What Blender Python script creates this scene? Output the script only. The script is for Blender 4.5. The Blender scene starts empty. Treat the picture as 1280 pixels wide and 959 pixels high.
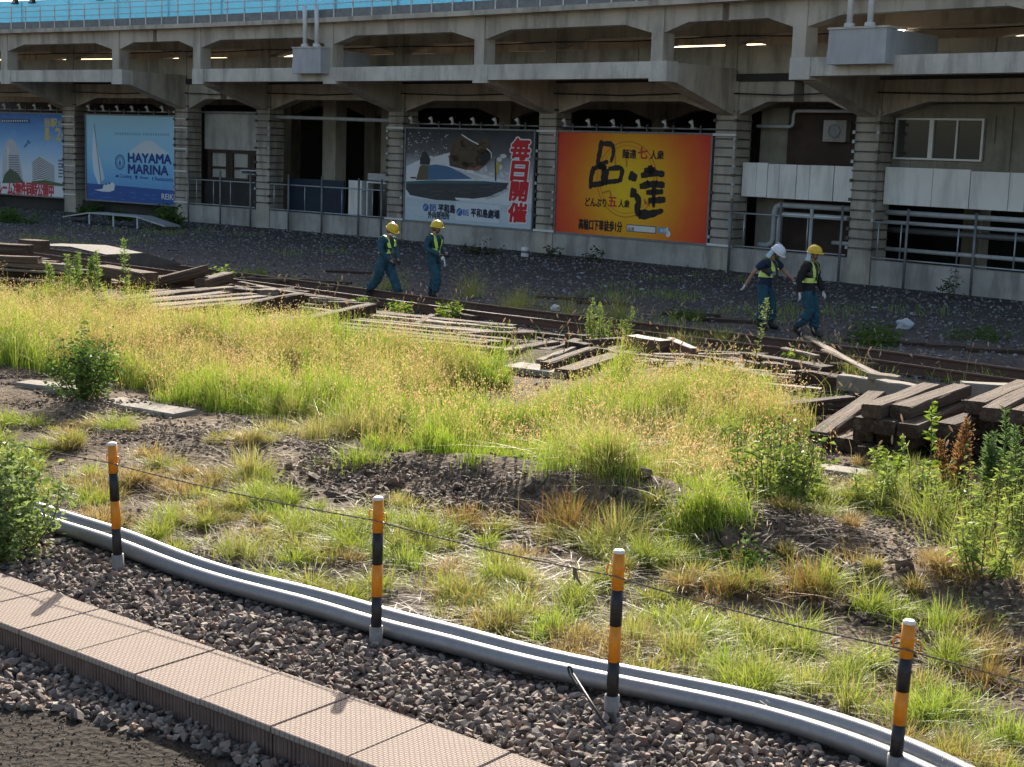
import bpy, bmesh, math, random
import numpy as np
from mathutils import Vector, Matrix
from mathutils.bvhtree import BVHTree

random.seed(7)
rng = np.random.default_rng(7)
sc = bpy.context.scene
col = sc.collection

# ------------------------------------------------------------------ camera
CAM_H = 3.3
F_PX = 1849.0                      # focal length in pixels of the 1280 px wide photograph
PITCH, ROLL = 0.1561, 0.0338
c_, s_ = math.cos(PITCH), math.sin(PITCH)
FW = np.array([0, c_, -s_]); _r = np.array([1., 0, 0]); _u = np.array([0, s_, c_])
RT = math.cos(ROLL) * _r + math.sin(ROLL) * _u
UP = -math.sin(ROLL) * _r + math.cos(ROLL) * _u
cd = bpy.data.cameras.new('camera')
cam = bpy.data.objects.new('camera', cd); col.objects.link(cam)
cd.sensor_width = 36; cd.lens = F_PX / 1280 * 36
cd.clip_start = .1; cd.clip_end = 5000
cam.matrix_world = Matrix(((RT[0], UP[0], -FW[0], 0), (RT[1], UP[1], -FW[1], 0), (RT[2], UP[2], -FW[2], CAM_H), (0, 0, 0, 1)))
sc.camera = cam

# ------------------------------------------------------------------ light
SUN_EL = math.radians(26.3); SUN_AZ = math.radians(2.0)       # azimuth from +Y towards +X
w = bpy.data.worlds.new('World'); sc.world = w; w.use_nodes = True
nt = w.node_tree
sky = nt.nodes.new('ShaderNodeTexSky'); sky.sky_type = 'NISHITA'; sky.sun_disc = False
sky.sun_elevation = SUN_EL; sky.sun_rotation = SUN_AZ; sky.air_density = 1.0; sky.dust_density = 3.0; sky.ozone_density = 0.
nt.links.new(sky.outputs[0], nt.nodes['Background'].inputs[0])
nt.nodes['Background'].inputs[1].default_value = 0.098
sl = bpy.data.lights.new('sun', 'SUN'); sl.energy = 4.9; sl.angle = math.radians(.5); sl.color = (1, .92, .80)
so = bpy.data.objects.new('sun', sl); col.objects.link(so)
ldir = Vector((-math.sin(SUN_AZ) * math.cos(SUN_EL), -math.cos(SUN_AZ) * math.cos(SUN_EL), -math.sin(SUN_EL)))
so.rotation_euler = ldir.to_track_quat('-Z', 'Y').to_euler(); so.location = (0, 60, 40)
sc.view_settings.view_transform = 'Standard'; sc.view_settings.look = 'None'
sc.view_settings.gamma = 1; sc.view_settings.use_curve_mapping = False
sc.view_settings.exposure = 1.16

# ------------------------------------------------------------------ helpers
def unp(px, py, z=0.):
    d = RT * (px - 640) + UP * (479.5 - py) + FW * F_PX
    t = (z - CAM_H) / d[2]
    return np.array([0, 0, CAM_H]) + d * t
def pix(P):
    d = np.asarray(P, float) - np.array([0, 0, CAM_H]); z = np.maximum(d @ FW, .05)
    return 640 + F_PX * (d @ RT) / z, 479.5 - F_PX * (d @ UP) / z
def inpoly(x, y, poly):
    x = np.asarray(x); y = np.asarray(y); c = np.zeros(x.shape, bool); n = len(poly); j = n - 1
    for i in range(n):
        xi, yi = poly[i]; xj, yj = poly[j]
        m = ((yi > y) != (yj > y)) & (x < (xj - xi) * (y - yi) / (yj - yi + 1e-12) + xi)
        c ^= m; j = i
    return c
_lat = rng.random((257, 257))
def vnoise(x, y, sc_=1.):
    x = np.asarray(x) / sc_ + 1000.3; y = np.asarray(y) / sc_ + 1000.7
    i = np.floor(x).astype(int); j = np.floor(y).astype(int); fx = x - i; fy = y - j
    fx = fx * fx * (3 - 2 * fx); fy = fy * fy * (3 - 2 * fy); i %= 256; j %= 256
    a = _lat[i, j]; b = _lat[i + 1, j]; c = _lat[i, j + 1]; d = _lat[i + 1, j + 1]
    return (a * (1 - fx) + b * fx) * (1 - fy) + (c * (1 - fx) + d * fx) * fy
def fbm(x, y, s, o=3):
    v = 0; a = .5; t = 0
    for k in range(o):
        v = v + a * vnoise(np.asarray(x) + 17 * k, np.asarray(y) - 31 * k, s); t += a; a *= .5; s *= .5
    return v / t

def mesh_raw(name, V, Fs, mat, col_attr=None, smooth=False):
    V = np.asarray(V, np.float32).reshape(-1, 3)
    if isinstance(Fs, np.ndarray): Fs = [Fs]
    me = bpy.data.meshes.new(name)
    groups = {}
    for F in Fs:
        if isinstance(F, np.ndarray) and F.ndim == 2: groups.setdefault(F.shape[1], []).append(F)
        else: groups.setdefault(len(F), []).append(np.array([F]))
    arrs = [np.concatenate(g) for g in groups.values()]
    nl = sum(a.size for a in arrs); npo = sum(len(a) for a in arrs)
    me.vertices.add(len(V)); me.vertices.foreach_set('co', V.ravel())
    me.loops.add(nl); me.loops.foreach_set('vertex_index', np.concatenate([a.ravel() for a in arrs]).astype(np.int32))
    tot = np.concatenate([np.full(len(a), a.shape[1]) for a in arrs]).astype(np.int32)
    st = np.concatenate([[0], np.cumsum(tot)[:-1]]).astype(np.int32)
    me.polygons.add(npo); me.polygons.foreach_set('loop_start', st); me.polygons.foreach_set('loop_total', tot)
    me.polygons.foreach_set('use_smooth', np.full(npo, smooth))
    if col_attr is not None:
        ca = np.asarray(col_attr, np.float32)
        if ca.shape[1] == 3: ca = np.concatenate([ca, np.ones((len(ca), 1), np.float32)], 1)
        at = me.attributes.new('Col', 'FLOAT_COLOR', 'POINT'); at.data.foreach_set('color', ca.ravel())
    me.update(calc_edges=True)
    if mat: me.materials.append(mat)
    return me

class MB:
    """collects shapes in world coordinates and links them as one mesh object"""
    def __init__(s): s.v = []; s.f = []; s.n = 0
    def add(s, V, F):
        V = np.asarray(V, float).reshape(-1, 3); s.v.append(V)
        for f in F:
            if isinstance(f, np.ndarray): s.f.append(f + s.n)
            else: s.f.append([i + s.n for i in f])
        s.n += len(V); return s
    def verts(s): return np.concatenate(s.v)
OFF = {}
def link(name, shapes, mat, parent=None, smooth=False, colr=None):
    m = MB()
    if isinstance(shapes, tuple): shapes = [shapes]
    for V, F in shapes: m.add(V, F)
    V = m.verts()
    off = OFF[parent.name] if parent else None
    if off is None:
        lo, hi = V.min(0), V.max(0); off = np.array([(lo[0] + hi[0]) / 2, (lo[1] + hi[1]) / 2, lo[2]])
    me = mesh_raw(name, V - off, m.f, mat, colr, smooth)
    o = bpy.data.objects.new(name, me); col.objects.link(o); OFF[o.name] = off
    if parent: o.parent = parent
    else: o.location = off
    return o
def share(name, me, parent, loc=(0, 0, 0), rot=(0, 0, 0)):
    o = bpy.data.objects.new(name, me); col.objects.link(o); o.parent = parent; o.location = loc; o.rotation_euler = rot
    OFF[o.name] = OFF.get(parent.name, np.zeros(3)) if parent else np.zeros(3)
    return o
def tag(o, label=None, cat=None, group=None, kind=None):
    if label: o['label'] = label
    if cat: o['category'] = cat
    if group: o['group'] = group
    if kind: o['kind'] = kind
    return o
def thing(name, loc, label, cat, group=None, rz=0):
    o = bpy.data.objects.new(name, None); col.objects.link(o); o.location = loc; o.rotation_euler = (0, 0, rz)
    o.empty_display_size = .2
    OFF[o.name] = np.array(loc, float) if rz == 0 else np.zeros(3)
    return tag(o, label, cat, group)
BOXF = [[0, 3, 2, 1], [4, 5, 6, 7], [0, 1, 5, 4], [1, 2, 6, 5], [2, 3, 7, 6], [3, 0, 4, 7]]
def box(x0, x1, y0, y1, z0, z1):
    return np.array([(x0, y0, z0), (x1, y0, z0), (x1, y1, z0), (x0, y1, z0), (x0, y0, z1), (x1, y0, z1), (x1, y1, z1), (x0, y1, z1)], float), BOXF
def bevbox(x0, x1, y0, y1, z0, z1, b=.01):
    bm = bmesh.new(); V, F = box(x0, x1, y0, y1, z0, z1)
    vs = [bm.verts.new(v) for v in V]; [bm.faces.new([vs[i] for i in f]) for f in F]
    bmesh.ops.bevel(bm, geom=bm.edges[:], offset=b, segments=1, affect='EDGES')
    bm.verts.index_update(); r = (np.array([v.co[:] for v in bm.verts]), [[v.index for v in f.verts] for f in bm.faces]); bm.free(); return r
def prism(poly, fn0, fn1):
    """poly: list of 2D points; fn0/fn1 map a 2D point to the two end faces"""
    n = len(poly); V = [fn0(*p) for p in poly] + [fn1(*p) for p in poly]
    F = [list(range(n))[::-1], list(range(n, 2 * n))] + [[i, (i + 1) % n, n + (i + 1) % n, n + i] for i in range(n)]
    return np.array(V, float), F
def tube(path, rad, seg=8, caps=True, ell=1.):
    P = np.asarray(path, float); n = len(P); r = np.full(n, rad) if np.isscalar(rad) else np.asarray(rad, float)
    T = np.gradient(P, axis=0); T /= np.linalg.norm(T, axis=1)[:, None] + 1e-12
    up = np.array([0, 0, 1.]) if abs(T[0][2]) < .9 else np.array([1., 0, 0])
    V = []; a = np.linspace(0, 2 * math.pi, seg, endpoint=False)
    for i in range(n):
        A = np.cross(up, T[i]); A /= np.linalg.norm(A) + 1e-12; B = np.cross(T[i], A); up = B
        V.append(P[i] + r[i] * (np.cos(a)[:, None] * A + ell * np.sin(a)[:, None] * B))
    V = np.concatenate(V)
    i = np.arange(n - 1)[:, None] * seg; k = np.arange(seg)[None]; k2 = (k + 1) % seg
    Q = np.stack([i + k, i + k2, i + seg + k2, i + seg + k], -1).reshape(-1, 4)
    F = [Q]
    if caps: F += [list(range(seg))[::-1], list(range((n - 1) * seg, n * seg))]
    return V, F
def lathe(prof, seg=16, c=(0, 0, 0)):
    n = len(prof); a = np.linspace(0, 2 * math.pi, seg, endpoint=False); V = []
    for r, z in prof: V.append(np.stack([c[0] + r * np.cos(a), c[1] + r * np.sin(a), np.full(seg, c[2] + z)], -1))
    V = np.concatenate(V); i = np.arange(n - 1)[:, None] * seg; k = np.arange(seg)[None]; k2 = (k + 1) % seg
    return V, [np.stack([i + k, i + k2, i + seg + k2, i + seg + k], -1).reshape(-1, 4), list(range(seg))[::-1], list(range((n - 1) * seg, n * seg))]
def spline(pts, n):
    P = np.asarray(pts, float); d = np.concatenate([[0], np.cumsum(np.linalg.norm(np.diff(P, axis=0), axis=1))])
    t = np.linspace(0, d[-1], n); M = np.gradient(P, d, axis=0); out = np.zeros((n, P.shape[1]))
    for j, tt in enumerate(t):
        i = min(max(np.searchsorted(d, tt) - 1, 0), len(P) - 2); h = d[i + 1] - d[i]; u = (tt - d[i]) / h
        out[j] = (2*u**3-3*u*u+1)*P[i] + (u**3-2*u*u+u)*h*M[i] + (-2*u**3+3*u*u)*P[i+1] + (u**3-u*u)*h*M[i+1]
    return out

# ------------------------------------------------------------------ materials
def newmat(name):
    m = bpy.data.materials.new(name); m.use_nodes = True; t = m.node_tree
    return m, t, t.nodes['Principled BSDF']
def N(t, kind, **kw):
    n = t.nodes.new(kind)
    for k, v in kw.items():
        if k.startswith('i_'):
            key = k[2:]; n.inputs[int(key) if key.isdigit() else key].default_value = v
        else: setattr(n, k, v)
    return n
def mixc(t, fac, a, b, mode='MIX'):
    n = t.nodes.new('ShaderNodeMix'); n.data_type = 'RGBA'; n.blend_type = mode
    for sock, val in ((n.inputs[0], fac), (n.inputs[6], a), (n.inputs[7], b)):
        if isinstance(val, bpy.types.NodeSocket): t.links.new(val, sock)
        elif isinstance(val, (int, float)): sock.default_value = val
        else: sock.default_value = (*val, 1)
    return n.outputs[2]
def ramp(t, src, stops):
    r = t.nodes.new('ShaderNodeValToRGB'); t.links.new(src, r.inputs[0]); e = r.color_ramp.elements
    while len(e) < len(stops): e.new(.5)
    for k, (p, c) in enumerate(stops):
        e[k].position = p; e[k].color = (c, c, c, 1) if np.isscalar(c) else (*c, 1)
    return r.outputs[0]
def pos(t, scale=(1, 1, 1), obj=False):
    if obj: src = t.nodes.new('ShaderNodeTexCoord').outputs['Object']
    else: src = t.nodes.new('ShaderNodeNewGeometry').outputs['Position']
    mp = t.nodes.new('ShaderNodeMapping'); mp.inputs['Scale'].default_value = scale; t.links.new(src, mp.inputs[0]); return mp.outputs[0]
def noise(t, vec, scale, detail=5, rough=.6):
    n = N(t, 'ShaderNodeTexNoise', i_Scale=scale, i_Detail=detail, i_Roughness=rough); t.links.new(vec, n.inputs['Vector']); return n.outputs['Fac']
def bump(t, b, h, strength=.4, dist=.02):
    n = N(t, 'ShaderNodeBump', i_Strength=strength, i_Distance=dist); t.links.new(h, n.inputs['Height']); t.links.new(n.outputs[0], b.inputs['Normal'])
def pbr(name, c, rough=.7, var=.2, scale=2., metal=0., bmp=0., bscale=30., streak=0., c2=None, obj=False, spec=.4, fine=0.):
    m, t, b = newmat(name)
    b.inputs['Roughness'].default_value = rough; b.inputs['Metallic'].default_value = metal; b.inputs['Specular IOR Level'].default_value = spec
    v = pos(t, obj=obj)
    n1 = noise(t, v, scale)
    lo = tuple(x * (1 - var) for x in c) if c2 is None else c2
    cc = mixc(t, ramp(t, n1, [(.3, 0.), (.7, 1.)]), lo, tuple(min(1, x * (1 + var)) for x in c))
    if streak:
        n2 = noise(t, pos(t, (1.5, 1.5, .3), obj), 1.2, 6, .65)
        cc = mixc(t, ramp(t, n2, [(.38, streak), (.52, 0.)]), cc, tuple(x * .4 for x in c))
    if fine:
        n3 = noise(t, v, 60, 4, .7)
        cc = mixc(t, ramp(t, n3, [(.35, fine), (.6, 0.)]), cc, tuple(x * .5 for x in c))
    t.links.new(cc, b.inputs['Base Color'])
    if bmp: bump(t, b, noise(t, v, bscale, 5, .65), bmp)
    return m
def leafmat(name, trans=.45, rough=.5, tint=(1, 1, 1), spec=.25):
    m, t, b = newmat(name); b.inputs['Roughness'].default_value = rough; b.inputs['Specular IOR Level'].default_value = spec
    a = N(t, 'ShaderNodeAttribute', attribute_name='Col'); cc = mixc(t, 1., a.outputs[0], tint, 'MULTIPLY')
    t.links.new(cc, b.inputs['Base Color'])
    tr = t.nodes.new('ShaderNodeBsdfTranslucent'); t.links.new(mixc(t, 1., cc, (1.15, 1.12, .8), 'MULTIPLY'), tr.inputs[0])
    mx = t.nodes.new('ShaderNodeMixShader'); mx.inputs[0].default_value = trans
    t.links.new(b.outputs[0], mx.inputs[1]); t.links.new(tr.outputs[0], mx.inputs[2])
    t.links.new(mx.outputs[0], t.nodes['Material Output'].inputs[0]); return m
M = {}
M['conc'] = pbr('viaduct_concrete', (.55, .49, .40), .85, .18, .8, bmp=.3, bscale=25, streak=.6, fine=.2)
M['conc_col'] = pbr('column_concrete', (.44, .395, .325), .85, .22, 1.2, bmp=.35, bscale=22, streak=.65, fine=.3)
M['conc_pale'] = pbr('pale_concrete', (.63, .585, .51), .85, .18, 1.1, bmp=.3, bscale=30, streak=.55, fine=.3)
M['conc_box'] = pbr('smooth_concrete', (.46, .46, .46), .8, .1, 1.6, bmp=.1, bscale=30, streak=.25)
M['conc_wall'] = pbr('low_wall_concrete', (.40, .385, .35), .85, .25, 1., bmp=.3, bscale=22, streak=.6, fine=.3)
M['conc_slab'] = pbr('weathered_concrete', (.27, .24, .20), .9, .3, 3., bmp=.4, bscale=50, fine=.4)
M['dark'] = pbr('shade_dark_wall', (.05, .046, .042), .9, .3, .8)  # near-black colour carries the lack of light in the deep bays
M['strap'] = pbr('strap_steel', (.10, .09, .08), .6, .3, 8)
M['white_strip'] = pbr('painted_white_steel', (.70, .70, .68), .5, .12, 3)
M['steel'] = pbr('galvanised_steel', (.42, .45, .48), .45, .15, 6, metal=.5)
M['steel_dk'] = pbr('dull_steel', (.20, .21, .22), .5, .2, 6, metal=.4)
M['pipe_paint'] = pbr('service_pipe_paint', (.45, .46, .46), .45, .15, 4)
M['rust'] = pbr('rusty_steel', (.115, .055, .035), .75, .4, 9, metal=.1, bmp=.3, bscale=60, c2=(.06, .035, .028))
M['clad'] = pbr('white_cladding', (.84, .82, .77), .55, .06, 1.2, streak=.35)
M['brown'] = pbr('brown_partition', (.05, .03, .021), .7, .35, 1.5)
M['plaster'] = pbr('stained_plaster', (.42, .40, .35), .85, .15, 1.5, streak=.5)
M['alu'] = pbr('aluminium_frame', (.62, .62, .60), .4, .08, 4, metal=.3)
M['beige'] = pbr('beige_board', (.25, .23, .18), .8, .2, 2, streak=.4)
M['white'] = pbr('white_enamel', (.74, .74, .72), .5, .1, 5)
M['black'] = pbr('black_plastic', (.02, .02, .022), .5, .2, 5)
M['bluepanel'] = pbr('dark_blue_sheet', (.014, .028, .05), .6, .2, 2)
def glass():
    m, t, b = newmat('window_glass'); b.inputs['Base Color'].default_value = (.05, .055, .05, 1); b.inputs['Roughness'].default_value = .06
    b.inputs['Specular IOR Level'].default_value = .7; return m
M['glass'] = glass()
def blue():
    m, t, b = newmat('sky_blue_sheet'); b.inputs['Roughness'].default_value = .55
    v = pos(t); n = noise(t, v, 1.5); cc = mixc(t, n, (.27, .58, .74), (.33, .66, .80)); t.links.new(cc, b.inputs['Base Color'])
    tr = t.nodes.new('ShaderNodeBsdfTranslucent'); t.links.new(cc, tr.inputs[0]); mx = t.nodes.new('ShaderNodeMixShader'); mx.inputs[0].default_value = .35
    t.links.new(b.outputs[0], mx.inputs[1]); t.links.new(tr.outputs[0], mx.inputs[2]); t.links.new(mx.outputs[0], t.nodes['Material Output'].inputs[0]); return m
M['blue'] = blue()
def wood(name, c, c2, pale=(.42, .37, .30), amt=.35):
    m, t, b = newmat(name); b.inputs['Roughness'].default_value = .85; b.inputs['Specular IOR Level'].default_value = .25
    info = t.nodes.new('ShaderNodeObjectInfo'); v = pos(t, (1.0, 18, 18), True)
    add = N(t, 'ShaderNodeVectorMath', operation='ADD'); t.links.new(v, add.inputs[0])
    mul = N(t, 'ShaderNodeVectorMath', operation='SCALE'); t.links.new(info.outputs['Location'], mul.inputs[0]); mul.inputs['Scale'].default_value = 7.3
    t.links.new(mul.outputs[0], add.inputs[1])
    g = noise(t, add.outputs[0], 1.6, 7, .7); cc = mixc(t, ramp(t, g, [(.3, 0.), (.7, 1.)]), c2, c)
    g2 = noise(t, add.outputs[0], .6, 4, .6)
    cc = mixc(t, ramp(t, g2, [(.5, 0.), (.72, amt)]), cc, pale)
    sp = t.nodes.new('ShaderNodeSeparateXYZ'); t.links.new(t.nodes.new('ShaderNodeNewGeometry').outputs['Normal'], sp.inputs[0])
    t.links.new(cc, b.inputs['Base Color']); bump(t, b, g, 1., .04); return m
M['wood_dark'] = wood('creosoted_timber', (.095, .058, .038), (.032, .022, .017), (.25, .19, .14), .5)
M['wood_grey'] = wood('weathered_timber', (.155, .10, .068), (.055, .037, .027), (.30, .225, .16), .45)
M['wood_pale'] = wood('bleached_plank', (.33, .265, .195), (.13, .10, .075), (.48, .42, .34), .6)
M['grass'] = leafmat('grass_blade', .42)
M['leaf'] = leafmat('leaf', .42, .55, spec=.2)
M['seed'] = leafmat('seed_head', .45, .7)
def stonemat(name, mul):
    m, t, b = newmat(name); b.inputs['Roughness'].default_value = .8; b.inputs['Specular IOR Level'].default_value = .3
    a = N(t, 'ShaderNodeAttribute', attribute_name='Col'); v = pos(t); n = noise(t, v, 70, 5, .7)
    cc = mixc(t, 1., a.outputs[0], mixc(t, n, (.6, .6, .6), (1.35, 1.3, 1.25)), 'MULTIPLY'); cc = mixc(t, 1., cc, mul, 'MULTIPLY')
    t.links.new(cc, b.inputs['Base Color']); bump(t, b, noise(t, v, 130, 4, .6), .35, .01); return m
M['stone'] = stonemat('ballast_stone', (1, 1, 1))
# ------------------------------------------------------------------ ground
def gh(x, y):
    """height of the ground (flat by the walkway, the posts and the tracks, lumpy between)"""
    x = np.asarray(x, float); y = np.asarray(y, float)
    px, py = pix(np.stack([x, y, np.zeros_like(x)], -1))
    lump = (fbm(x, y, 2.2) - .5) * .22 + (fbm(x + 50, y, .6, 2) - .5) * .10
    # mask: zero near the pipes and the walkway (line a) and beyond the timber (line b)
    la = np.clip((y - (9.35 - .74 * x)) / 1.6, 0, 1); lb = np.clip(((29.3 - .95 * x) - y) / 4, 0, 1)
    h = lump * la * lb
    for (mx, my, r1, r2, a, hh) in ((-.1, 14.4, 1.5, .45, -.5, .26), (2.3, 12.5, 1.4, .4, -.6, .22), (-2.6, 15.2, 1.0, .5, -.5, .14), (3.6, 11.0, .9, .35, -.5, .13), (1.0, 13.3, .9, .4, -.5, .24), (2.9, 11.2, .5, .25, -.3, .12), (1.7, 12.3, .5, .25, -.6, .16), (.3, 13.4, .5, .25, -.4, .16)):
        dx, dy = x - mx, y - my; u = dx * math.cos(a) + dy * math.sin(a); v = -dx * math.sin(a) + dy * math.cos(a)
        h = h + hh * np.exp(-(u / r1) ** 2 - (v / r2) ** 2) * la
    return h + .02 * (fbm(x, y, .35, 2) - .5)
def G(px, py, dz=0.):
    z = 0.
    for _ in range(4):
        p = unp(px, py, z + dz); z = float(gh(p[0], p[1]))
    return np.array([p[0], p[1], z])
def groundmat():
    m, t, b = newmat('railway_ground'); b.inputs['Roughness'].default_value = .95; b.inputs['Specular IOR Level'].default_value = .15
    a = N(t, 'ShaderNodeAttribute', attribute_name='Col'); v = pos(t)
    n1 = noise(t, v, 1.3, 6, .65); n2 = noise(t, v, 22, 5, .7)
    vo = N(t, 'ShaderNodeTexVoronoi', i_Scale=19.); t.links.new(v, vo.inputs['Vector'])
    cc = mixc(t, 1., a.outputs[0], mixc(t, ramp(t, n1, [(.3, 0.), (.7, 1.)]), (.68, .68, .70), (1.25, 1.22, 1.18)), 'MULTIPLY')
    cell = mixc(t, vo.outputs['Color'], (.35, .35, .35), (1.7, 1.65, 1.6)); hs = N(t, 'ShaderNodeHueSaturation', i_Saturation=.12); t.links.new(cell, hs.inputs['Color'])
    cc = mixc(t, .8, cc, hs.outputs[0], 'MULTIPLY')
    cc = mixc(t, ramp(t, n2, [(.4, .6), (.6, 0.)]), cc, (.05, .042, .035))
    t.links.new(cc, b.inputs['Base Color'])
    hgt = mixc(t, .5, n2, vo.outputs['Distance']); bump(t, b, hgt, .8, .05); return m
M['ground'] = groundmat()
def axis(lo, hi, step, far):
    a = np.arange(lo, hi + 1e-6, step); e = np.array([2, 6, 15, 40, 100, 300, 900, far], float)
    return np.concatenate([(lo - e)[::-1], a, hi + e])
gx = axis(-16, 15, .17, 2600); gy = axis(4, 60, .17, 2600)
GX, GY = np.meshgrid(gx, gy, indexing='ij'); GZ = gh(GX, GY)
GZ = np.where((np.abs(GX) > 18) | (GY > 62) | (GY < 2), 0, GZ)
gP = np.stack([GX, GY, GZ], -1).reshape(-1, 3)
nx, ny = len(gx), len(gy); i = np.arange(nx - 1)[:, None] * ny + np.arange(ny - 1)[None]
gF = np.stack([i, i + ny, i + ny + 1, i + 1], -1).reshape(-1, 4)
px, py = pix(np.stack([gP[:, 0], gP[:, 1], 0 * gP[:, 0]], -1))
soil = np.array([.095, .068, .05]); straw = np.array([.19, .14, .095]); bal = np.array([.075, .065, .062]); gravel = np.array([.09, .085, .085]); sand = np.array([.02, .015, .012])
f1 = np.clip((fbm(gP[:, 0], gP[:, 1], 1.2) - .42) * 5, 0, 1)[:, None]
gc = soil * (1 - f1) + straw * f1
yl = gP[:, 1] - (9.7 - .74 * gP[:, 0]); gc = np.where((yl < .35)[:, None], bal, gc)
fl = np.clip((gP[:, 1] - (26.5 - .93 * gP[:, 0])) / 2.5, 0, 1)[:, None]; gc = gc * (1 - fl) + gravel * fl
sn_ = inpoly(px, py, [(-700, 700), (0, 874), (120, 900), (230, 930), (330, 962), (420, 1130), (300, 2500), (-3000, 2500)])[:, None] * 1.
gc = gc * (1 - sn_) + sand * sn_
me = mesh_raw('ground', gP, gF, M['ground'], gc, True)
ground = bpy.data.objects.new('ground', me); col.objects.link(ground); tag(ground, 'railway yard ground of gravel and bare soil', 'ground', kind='structure')

# ------------------------------------------------------------------ viaduct: arc coordinates s (along, to the right), n (towards the tracks), z
VX, VY, VH, VK = 1.7911, 48.0472, -.7449, -.005553
def Vp(s, n, z):
    th = VH + VK * s
    return np.array([VX + (math.sin(th) - math.sin(VH)) / VK + n * math.sin(th), VY - (math.cos(th) - math.cos(VH)) / VK - n * math.cos(th), z])
def vb(s0, s1, n0, n1, z0, z1):
    return np.array([Vp(s0, n1, z0), Vp(s1, n1, z0), Vp(s1, n0, z0), Vp(s0, n0, z0), Vp(s0, n1, z1), Vp(s1, n1, z1), Vp(s1, n0, z1), Vp(s0, n0, z1)]), BOXF
def vsz(poly, n0, n1): return prism(poly, lambda s, z: Vp(s, n1, z), lambda s, z: Vp(s, n0, z))
def vnz(poly, s0, s1): return prism(poly, lambda n, z: Vp(s0, n, z), lambda n, z: Vp(s1, n, z))
NL = 3.15; WB, NB = 7.073, 4.78; sA = -27.61
CS = [sA - 2 * WB, sA - WB, sA, sA + WB, sA + WB + NB, sA + 2 * WB + NB, sA + 3 * WB + NB, sA + 4 * WB + NB, sA + 4 * WB + 2 * NB, sA + 5 * WB + 2 * NB, sA + 6 * WB + 2 * NB]
NARROW = (3, 7)                       # bay i lies between column i and i+1
CW, UW = .74, .42
via = thing('railway_viaduct', Vp(CS[5], 0, 0), 'long concrete railway viaduct with strapped columns and haunched beams', 'viaduct')
strap_me = {}
def haunch(s0, s1, zt, zf, zc, L): return [(s0, zt), (s0, zc), (s0 + L, zf), (s1 - L, zf), (s1, zc), (s1, zt)]
def hb(name, s0, s1, n0, n1, zt, zf, zc, L, gap=None):
    if gap is None: return [link(name, vsz(haunch(s0, s1, zt, zf, zc, L), n0, n1), M['conc'], via)]
    a, b_ = gap
    return [link(name, vsz([(s0, zt), (s0, zc), (s0 + L, zf), (a, zf), (a, zt)], n0, n1), M['conc'], via),
            link(name, vsz([(b_, zt), (b_, zf), (s1 - L, zf), (s1, zc), (s1, zt)], n0, n1), M['conc'], via)]
def ring(s0, s1, n0, n1, z0, z1, t):
    """a strap round a column as four thin bars"""
    return [vb(s0 - t, s1 + t, n1, n1 + t, z0, z1), vb(s0 - t, s1 + t, n0 - t, n0, z0, z1), vb(s0 - t, s0, n0, n1, z0, z1), vb(s1, s1 + t, n0, n1, z0, z1)]
for ci, s in enumerate(CS):
    c = link('column', [vb(s, s + CW, -CW, 0, -.2, 5.5)], M['conc_col'], via)
    if 1 <= ci <= 9:
        nst = 15
        for k in range(nst):
            z = .95 + k * .262 + random.uniform(-.015, .015)
            o = link('strap', ring(s, s + CW, -CW, 0, z, z + .042, .026), M['strap'], c)
            for sb in (s - .05, s + CW - .03):
                if random.random() < .35: continue
                link('clamp', [vb(sb, sb + .08, -.02, .07, z - .025, z + .065)], M['steel'] if random.random() < .5 else M['strap'], c)
        if ci in (5, 6, 7):
            link('white_strip', [vb(s - .06, s + CW + .04, .022, .05, 3.93, 4.0)], M['white_strip'], c)
            link('white_strip', [vb(s - .06, s + CW + .1, .022, .06, .70, .77)], M['white_strip'], c)
        if ci in (2, 3):
            for z in (.75, 2.0, 2.9, 3.75, 4.1): link('white_strip', [vb(s - .05, s + CW + .02, .022, .04, z, z + .05)], M['white_strip'], c)
    link('bracket', [vnz([(0, 4.52), (NL - .46, 5.30), (NL - .46, 5.86), (0, 5.86)], s + .08, s + .64)], M['conc'], via)
    link('ledge_pad', [vb(s - .02, s + .62, NL - .47, NL + .025, 5.33, 5.885)], M['conc_pale'], via)
    link('upper_column', [vb(s, s + UW, NL - .5, NL, 5.885, 7.35)], M['conc'], via)
    link('upper_column', [vb(s + .1, s + .55, -.55, -.1, 5.7, 7.35)], M['conc'], via)
    link('rear_column', [vb(s + .05, s + .6, -6.6, -6, -.2, 5.5)], M['conc'], via)
    link('rear_column', [vb(s + .05, s + .5, -4.45, -4.0, 5.7, 7.35)], M['conc'], via)
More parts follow.
